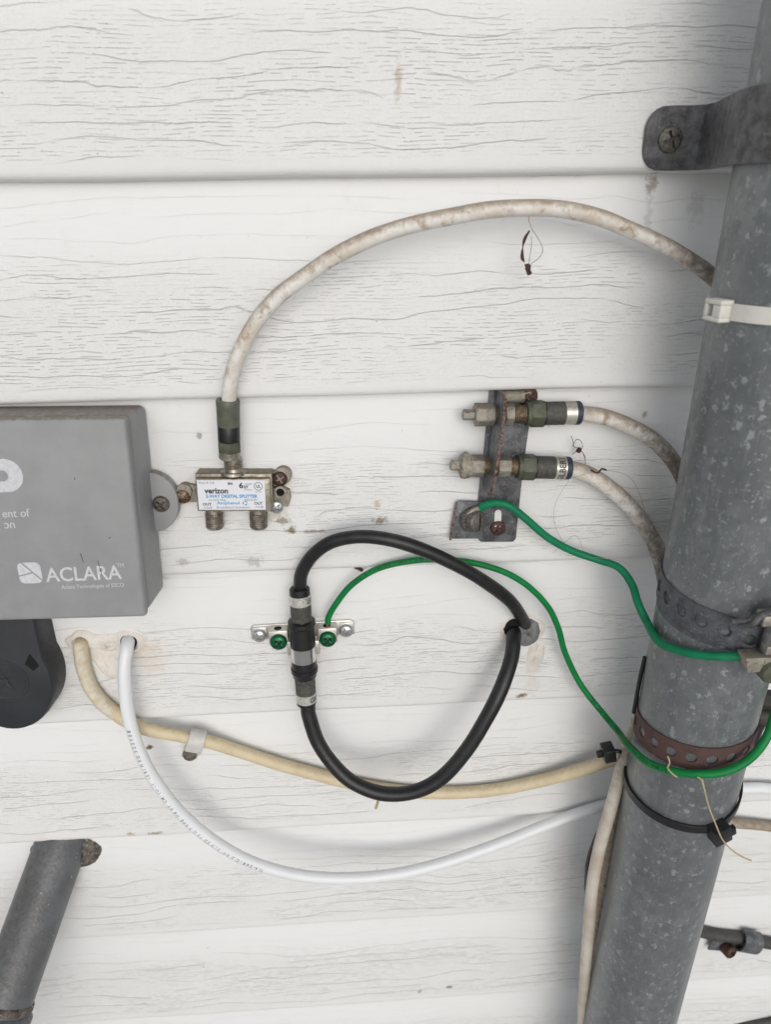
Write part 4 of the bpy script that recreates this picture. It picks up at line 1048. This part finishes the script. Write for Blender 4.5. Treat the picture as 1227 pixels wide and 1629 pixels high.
# face map: a from the right edge (negative to the left), b down from the top edge
rt = -dx.normalized(); dn = (F2 - F1).normalized(); dn2 = (dn - rt * dn.dot(rt)).normalized()
face = lambda a, b: F1 + rt * a + dn2 * b + nrm * 0.1
def face_xz(x, z):        # the point of the lid's face at plan position x, z
    b = (F1.z - z); y = F1.y + (F2.y - F1.y) * (F1.z - z) / (F1.z - F2.z)
    return V(x, y, z) + nrm * 0.12
def BX(s, x0, x1, z0, z1, bold=0.0, shear=0.0):
    mb = MB(); text_box(mb, s, x0, x1, z0, z1, lambda a, b: face_xz(a + (b - z0) * 0.035, b), bold); return mb
BX('ACLARA', -155.4, -117.9, -172.6, -164.9, 0.012).build('lettering', 'ink_pale', ub, flat=True)
BX('TM', -119.6, -116.2, -166.0, -164.0).build('lettering', 'ink_pale', ub, flat=True)
BX('Aclara Technologies of ESCO', -148.6, -117.6, -177.3, -174.6).build('lettering', 'ink_pale', ub, flat=True)
BX('ent of', -170.2, -157.3, -138.0, -133.9).build('lettering', 'ink_pale', ub, flat=True)
BX('ion', -172.2, -165.4, -143.6, -139.6).build('lettering', 'ink_pale', ub, flat=True)
mb = MB()
oc = [(-165 + 8.0 * math.cos(R(a)), -117.2 + 8.1 * math.sin(R(a))) for a in range(90, -91, -10)]
ic = [(-166.6 + 2.7 * math.cos(R(a)), -117.3 + 2.7 * math.sin(R(a))) for a in range(90, -91, -10)]
oc = [(-172, oc[0][1])] + oc + [(-172, oc[-1][1])]; ic = [(-172, ic[0][1])] + ic + [(-172, ic[-1][1])]
n = len(oc)
mb.add([face_xz(*p) for p in oc] + [face_xz(*p) for p in ic], [(i, i + 1, n + i + 1, n + i) for i in range(n - 1)])
mb.add([face_xz(-177.5, -109.1), face_xz(-172, -109.1), face_xz(-172, -131), face_xz(-177.5, -131)], [(0, 1, 2, 3)])
mb.build('lettering', 'ink_pale', ub, flat=True)
mb = MB()
def rsq(cx, cz, h, r=2.6):
    out = []
    for qx, qz, a0 in ((1, 1, 0), (-1, 1, 90), (-1, -1, 180), (1, -1, 270)):
        for a in range(a0, a0 + 91, 18): out.append((cx + qx * (h - r) + r * math.cos(R(a)), cz + qz * (h - r) + r * math.sin(R(a))))
    return out
sq = rsq(-162.6, -167.3, 5.6)
def clip(poly, nx, nz, d):
    out = []
    for i in range(len(poly)):
        p, q = poly[i], poly[(i + 1) % len(poly)]
        a, b = p[0] * nx + p[1] * nz - d, q[0] * nx + q[1] * nz - d
        if a >= 0: out.append(p)
        if a * b < 0:
            t = a / (a - b); out.append((p[0] + (q[0] - p[0]) * t, p[1] + (q[1] - p[1]) * t))
    return out
cx, cz = -162.6, -167.3
n1 = (0.75, 0.66); e1 = n1[0] * (cx + 0.9) + n1[1] * (cz + 0.8)
n2 = (-0.22, 0.975); e2 = n2[0] * cx + n2[1] * (cz - 0.2)
pieces = [clip(sq, n1[0], n1[1], e1 + 0.35)]
low = clip(sq, -n1[0], -n1[1], -(e1 - 0.35))
pieces += [clip(low, n2[0], n2[1], e2 + 0.3), clip(low, -n2[0], -n2[1], -(e2 - 0.3))]
for pc_ in pieces:
    if len(pc_) > 2: mb.add([face_xz(*p) for p in pc_], [tuple(range(len(pc_)))])
mb.build('emblem', 'ink_pale', ub, flat=True)
for pts_ in ([(-136.4, -158.0), (-136.0, -160.4), (-135.7, -162.6)], [(-128.6, -162.0), (-128.0, -166.5), (-127.6, -170.5)], [(-133.0, -119.0), (-133.2, -120.5)], [(-120.5, -150.0), (-121.5, -150.6)]):
    MB().tube([face_xz(*p) for p in pts_], 0.13, 5, smooth=3 if len(pts_) > 2 else 0).build('scuff', 'hole_dark', ub)
E1 = Frame((-108.0, wall_y(-146.0) - 1.0, -146.0), 2.0)
earp = [(-6, -17.2), (0, -17.0)] + [(17.0 * math.sin(R(a)) * 0.86, -17.0 * math.cos(R(a))) for a in range(8, 176, 8)] + [(0, 17.0), (-6, 17.2)]
MB().prism(earp, E1, 0, 6.6).build('mounting_ear', 'grey_plastic', ub, bevel=0.8)
MB().lathe(E1.p(5.4, -0.6, 6.4), E1.n, [(0, 4.7), (0.3, 4.7), (0.32, 0.05)], 24).build('screw_seat', 'old_screw', ub)
screw('screw', ub, E1.p(5.4, -0.6, 6.6), E1.n, 4.3, 'old_screw', 'phillips', 0.3, 0.8)

# ------------------------------------------------------------------ round black pad under the box
pad = thing('meter_pad', 'round black rubber touch pad showing from under the grey box', 'meter pad', (-200, 4, -290))
Pf = Frame((-203.0, wall_y(-248.0), -248.0), 2.5)
def pad_poly(s):
    out = [(21.5 * s, 44)]
    for a in range(28, -209, -8): out.append((26.5 * s * math.cos(R(a)), 33.5 * s * math.sin(R(a)) - 3))
    return out + [(-21.5 * s, 44)]
vs = []
polys = [(1.0, 0), (1.0, 13), (0.985, 16.6), (0.955, 18.6), (0.93, 19.0)]
n = len(pad_poly(1))
for s, c in polys: vs += [Pf.p(a, b, c) for a, b in pad_poly(s)]
fs = []
for i in range(len(polys) - 1):
    for k in range(n): fs.append((i * n + k, i * n + (k + 1) % n, (i + 1) * n + (k + 1) % n, (i + 1) * n + k))
fs.append(tuple((len(polys) - 1) * n + k for k in range(n))); fs.append(tuple(reversed(range(n))))
MB().add(vs, fs).build('body', 'black_pad', pad, angle=40)
MB().lathe(Pf.p(0, -2, 18.9), Pf.n, [(0, 13.5), (0.35, 13.2), (0.4, 11.6), (0.1, 11.2), (0.12, 0.05)], 36).build('ring', 'black_pad', pad)
mb = MB().lathe(Pf.p(0, -2, 19.0), Pf.n, [(0, 2.2), (0.7, 2.0), (0.8, 0.05)], 20)
for a in (20, 95, 160, 230, 300):
    d_ = V(0, 0, 0)
    mb.tube([Pf.p(1.5 * math.cos(R(a)), -2 + 1.5 * math.sin(R(a)), 19.0), Pf.p(4.5 * math.cos(R(a + 9)), -2 + 4.5 * math.sin(R(a + 9)), 19.1), Pf.p(8 * math.cos(R(a + 4)), -2 + 8 * math.sin(R(a + 4)), 18.95)], lambda t: 0.7 - 0.5 * t, 6)
mb.build('gate_mark', 'black_pad', pad)
MB().prism([(12.4, 9.0), (16.6, 4.4), (20.4, 8.0), (16.2, 16.0)], Pf, 17.0, 19.2).build('slot', 'hole_dark', pad, bevel=0.2, seg=1)

# ------------------------------------------------------------------ grey pipe leaving the wall, lower left
wp = thing('wall_pipe', 'dark grey painted pipe leaving the wall at lower left', 'pipe', (-210, 4, -399))
pd = V(-0.28, -0.707, -0.707).normalized(); ps = V(-215.5, 4, -414.1) - pd * 26
MB().lathe(ps, pd, [(0, 17.6), (60, 17.6), (98, 17.6), (700, 17.6)], 44).build('pipe', 'grey_pipe', wp)
MB().lathe(ps, pd, [(112, 17.6), (113, 18.6), (116, 18.8), (117, 18.0)], 44).build('ridge', 'putty', wp)
MB().lathe(ps, pd, [(118, 17.8), (120, 20.2), (165, 20.4), (166, 19), (166.5, 17.7)], 44).build('coupling', 'blue_grey', wp)
mb = MB(); blob(mb, Frame((-209.5, 8.0, -413.0), 0, 6), 25, 17.0, 8.0, 44, hole=0.42, rag=0.07, seg=56); mb.build('putty_collar', 'putty', wp)
mb = MB(); blob(mb, on_wall(-205, -390.5, 0), 20, 4.2, 0.7, 47, hole=0.6, rag=0.12); mb.build('putty_smear', 'caulk', wp)

# ------------------------------------------------------------------ clips
cc = thing('cable_clip', 'small off-white nail-in clip holding the cream cable to the wall', 'clip', (-104, 5, -320))
i0 = V(*PATHS['cream'][6]).lerp(V(*PATHS['cream'][7]), 0.55); tn = (V(*PATHS['cream'][7]) - V(*PATHS['cream'][6])).normalized()
nn = V(0, -1, 0); nn = (nn - tn * nn.dot(tn)).normalized(); uu = tn.cross(nn)
if uu.z < 0: uu = -uu
prof = [(math.cos(R(a)) * 4.6, math.sin(R(a)) * 4.6) for a in range(150, -31, -15)] + [(4.0, -6.0), (-1.5, -8.5), (-3.5, -11.0), (-3.5, -19)]
inn = [(math.cos(R(a)) * 5.9, math.sin(R(a)) * 5.9) for a in range(150, -31, -15)] + [(5.4, -6.6), (0.2, -9.6), (-1.8, -11.6), (-1.8, -19)]
prof2 = [(b, a) for a, b in prof]; 
vs, fs = [], []
def cp(c, u, w): return i0 + nn * c + uu * u + tn * w
for w in (-5.0, 5.0):
    for (c, u) in prof: vs.append(cp(c, u, w))
    for (c, u) in inn: vs.append(cp(c, u, w))
n = len(prof)
for i in range(n - 1):
    a = i
    fs += [(a, a + 1, a + 1 + 2 * n, a + 2 * n), (a + n, a + n + 2 * n, a + 1 + n + 2 * n, a + 1 + n), (a, a + n, a + n + 1, a + 1), (a + 2 * n, a + 1 + 2 * n, a + 1 + 3 * n, a + 3 * n)]
fs += [(0, 2 * n, 3 * n, n), (n - 1, 2 * n - 1, 4 * n - 1, 3 * n - 1)]
MB().add(vs, fs).build('saddle', 'vinyl_clip', cc, bevel=0.25, seg=1)
screw('nail', cc, cp(-1.2, -14.5, -0.5), (0, -1, 0.15), 4.6, 'old_screw', 'nail', 0, 1.2)

mc = thing('cable_clip', 'galvanized clip with a rusty screw over the dark cable, lower right', 'clip', (290, 2, -545))
q0 = V(306.0, -1.2, -548.5); tx = (V(*PATHS['flat'][3]) - V(*PATHS['flat'][2])).normalized(); nn = V(0, -1, 0); uu = V(0, 0, 1); uu = (uu - tx * uu.dot(tx)).normalized()
prof = [(5.8 * math.sin(R(a)), 5.8 * math.cos(R(a))) for a in range(-20, 201, 20)]
vs, fs = [], []
for w in (-8, 8):
    for rr in (1.0, 1.3):
        for (c, u) in prof: vs.append(q0 + nn * c * rr + uu * u * rr * 1.35 + tx * w)
n = len(prof)
for i in range(n - 1):
    a = i
    fs += [(a, a + 1, a + 1 + 2 * n, a + 2 * n), (a + n, a + 3 * n, a + 1 + 3 * n, a + 1 + n), (a, a + n, a + n + 1, a + 1), (a + 2 * n, a + 1 + 2 * n, a + 1 + 3 * n, a + 3 * n)]
fs += [(0, 2 * n, 3 * n, n), (n - 1, 2 * n - 1, 4 * n - 1, 3 * n - 1)]
MB().add(vs, fs).build('saddle', 'zinc_sheet', mc, bevel=0.3, seg=1)
fz = Frame((289, 0.2, -553.5), 10)
MB().prism([(-14, -5), (10, -5), (10, 5), (-14, 5)], fz, 0, 1.8).build('flange', 'zinc_sheet', mc, bevel=0.4)
MB().lathe(fz.p(-1, 0, 1.5), fz.n + V(0.35, 0, 0), [(0, 5.2), (5, 5.2)], 20).build('washer', 'rust_screw', mc)
screw('screw', mc, fz.p(1.0, 0.3, 6.0), fz.n + V(0.35, 0, 0), 5.6, 'rust_screw', 'phillips', 0.3, 1.0)

# ------------------------------------------------------------------ bits of debris
def strand(name, label, cat, keys, r, mat, extra=None, group=None):
    t = thing(name, label, cat, PATHS[keys[0]][0], group)
    for k in keys: MB().tube(PATHS[k], r, 6, smooth=5).build('strand', mat, t)
    return t
hang = strand('cobweb', 'cobweb threads with a dry leaf hanging below the arching cable', 'cobweb', ['web', 'web2'], 0.16, 'cobweb')
pl = catmull(PATHS['leaf'], 6); mb = MB(); vs, fs = [], []
for i, p in enumerate(pl):
    t_ = i / (len(pl) - 1)
    w = 0.18 + 0.62 * abs(math.sin(t_ * math.pi * 1.9 + 0.2)) * (0.7 + 0.6 * t_)
    if t_ > 0.95: w *= 0.3
    vs += [p + V(-w, 0.35 * w, 0.2), p + V(0, -0.5, 0), p + V(w, 0.35 * w, -0.2), p + V(0, 0.25, 0)]
for i in range(len(pl) - 1):
    for k in range(4): a = 4 * i + k; b = 4 * i + (k + 1) % 4; fs.append((a, b, b + 4, a + 4))
fs += [(0, 1, 2, 3), tuple(len(vs) - 4 + k for k in (3, 2, 1, 0))]
mb.add(vs, fs).build('leaf', 'dry_leaf', hang)
mb = MB()
for k, p in enumerate(PATHS['bit']):
    rnd = random.Random(k); mb.lathe(V(*p) - V(0, 0, 1), (rnd.uniform(-.4, .4), rnd.uniform(-.4, .4), 1), [(0, 0.3), (0.6, 1.2), (1.6, 1.3), (2.4, 0.3)], 8, 0, True, lambda i, j: random.Random(i * 7 + j).uniform(-0.4, 0.4))
mb.build('husk', 'dry_leaf', hang)
tf = strand('cobweb', 'tangle of cobweb and plant bits on the wall between the bracket cables', 'cobweb', ['tuft1', 'tuft2', 'tuft3'], 0.16, 'dry_leaf')
mb = MB().lathe(V(122.3, -0.5, -125.6), (0.2, -0.5, 1), [(0, 0.4), (1, 1.7), (2.6, 1.4), (3.6, 0.3)], 8, 0, True, lambda i, j: random.Random(i * 5 + j).uniform(-0.4, 0.3)); mb.build('husk', 'dry_leaf', tf)
strand('plant_bit', 'brown curled plant bit lying on the lower white coaxial cable', 'plant bit', ['twig'], 0.5, 'dry_leaf')
strand('cobweb', 'long faint hair-thin cobweb threads around the lower bracket cable', 'cobweb', ['hair1', 'hair2', 'hair3', 'hair4'], 0.09, 'cobweb')
strand('straw', 'pale straw lying across the top screw of the bracket', 'straw', ['hair5'], 0.28, 'straw')
strand('twine', 'frayed tan twine dangling in front of the lower conduit', 'twine', ['strand', 'strand2', 'strand3'], 0.42, 'straw')
strand('plant_bit', 'tiny dry seed husk stuck under the black cable loop', 'plant bit', ['husk'], 0.9, 'straw')
strand('plant_bit', 'small reddish brown bark flake on the siding left of the green wire', 'plant bit', ['bark'], 1.1, 'dry_leaf')
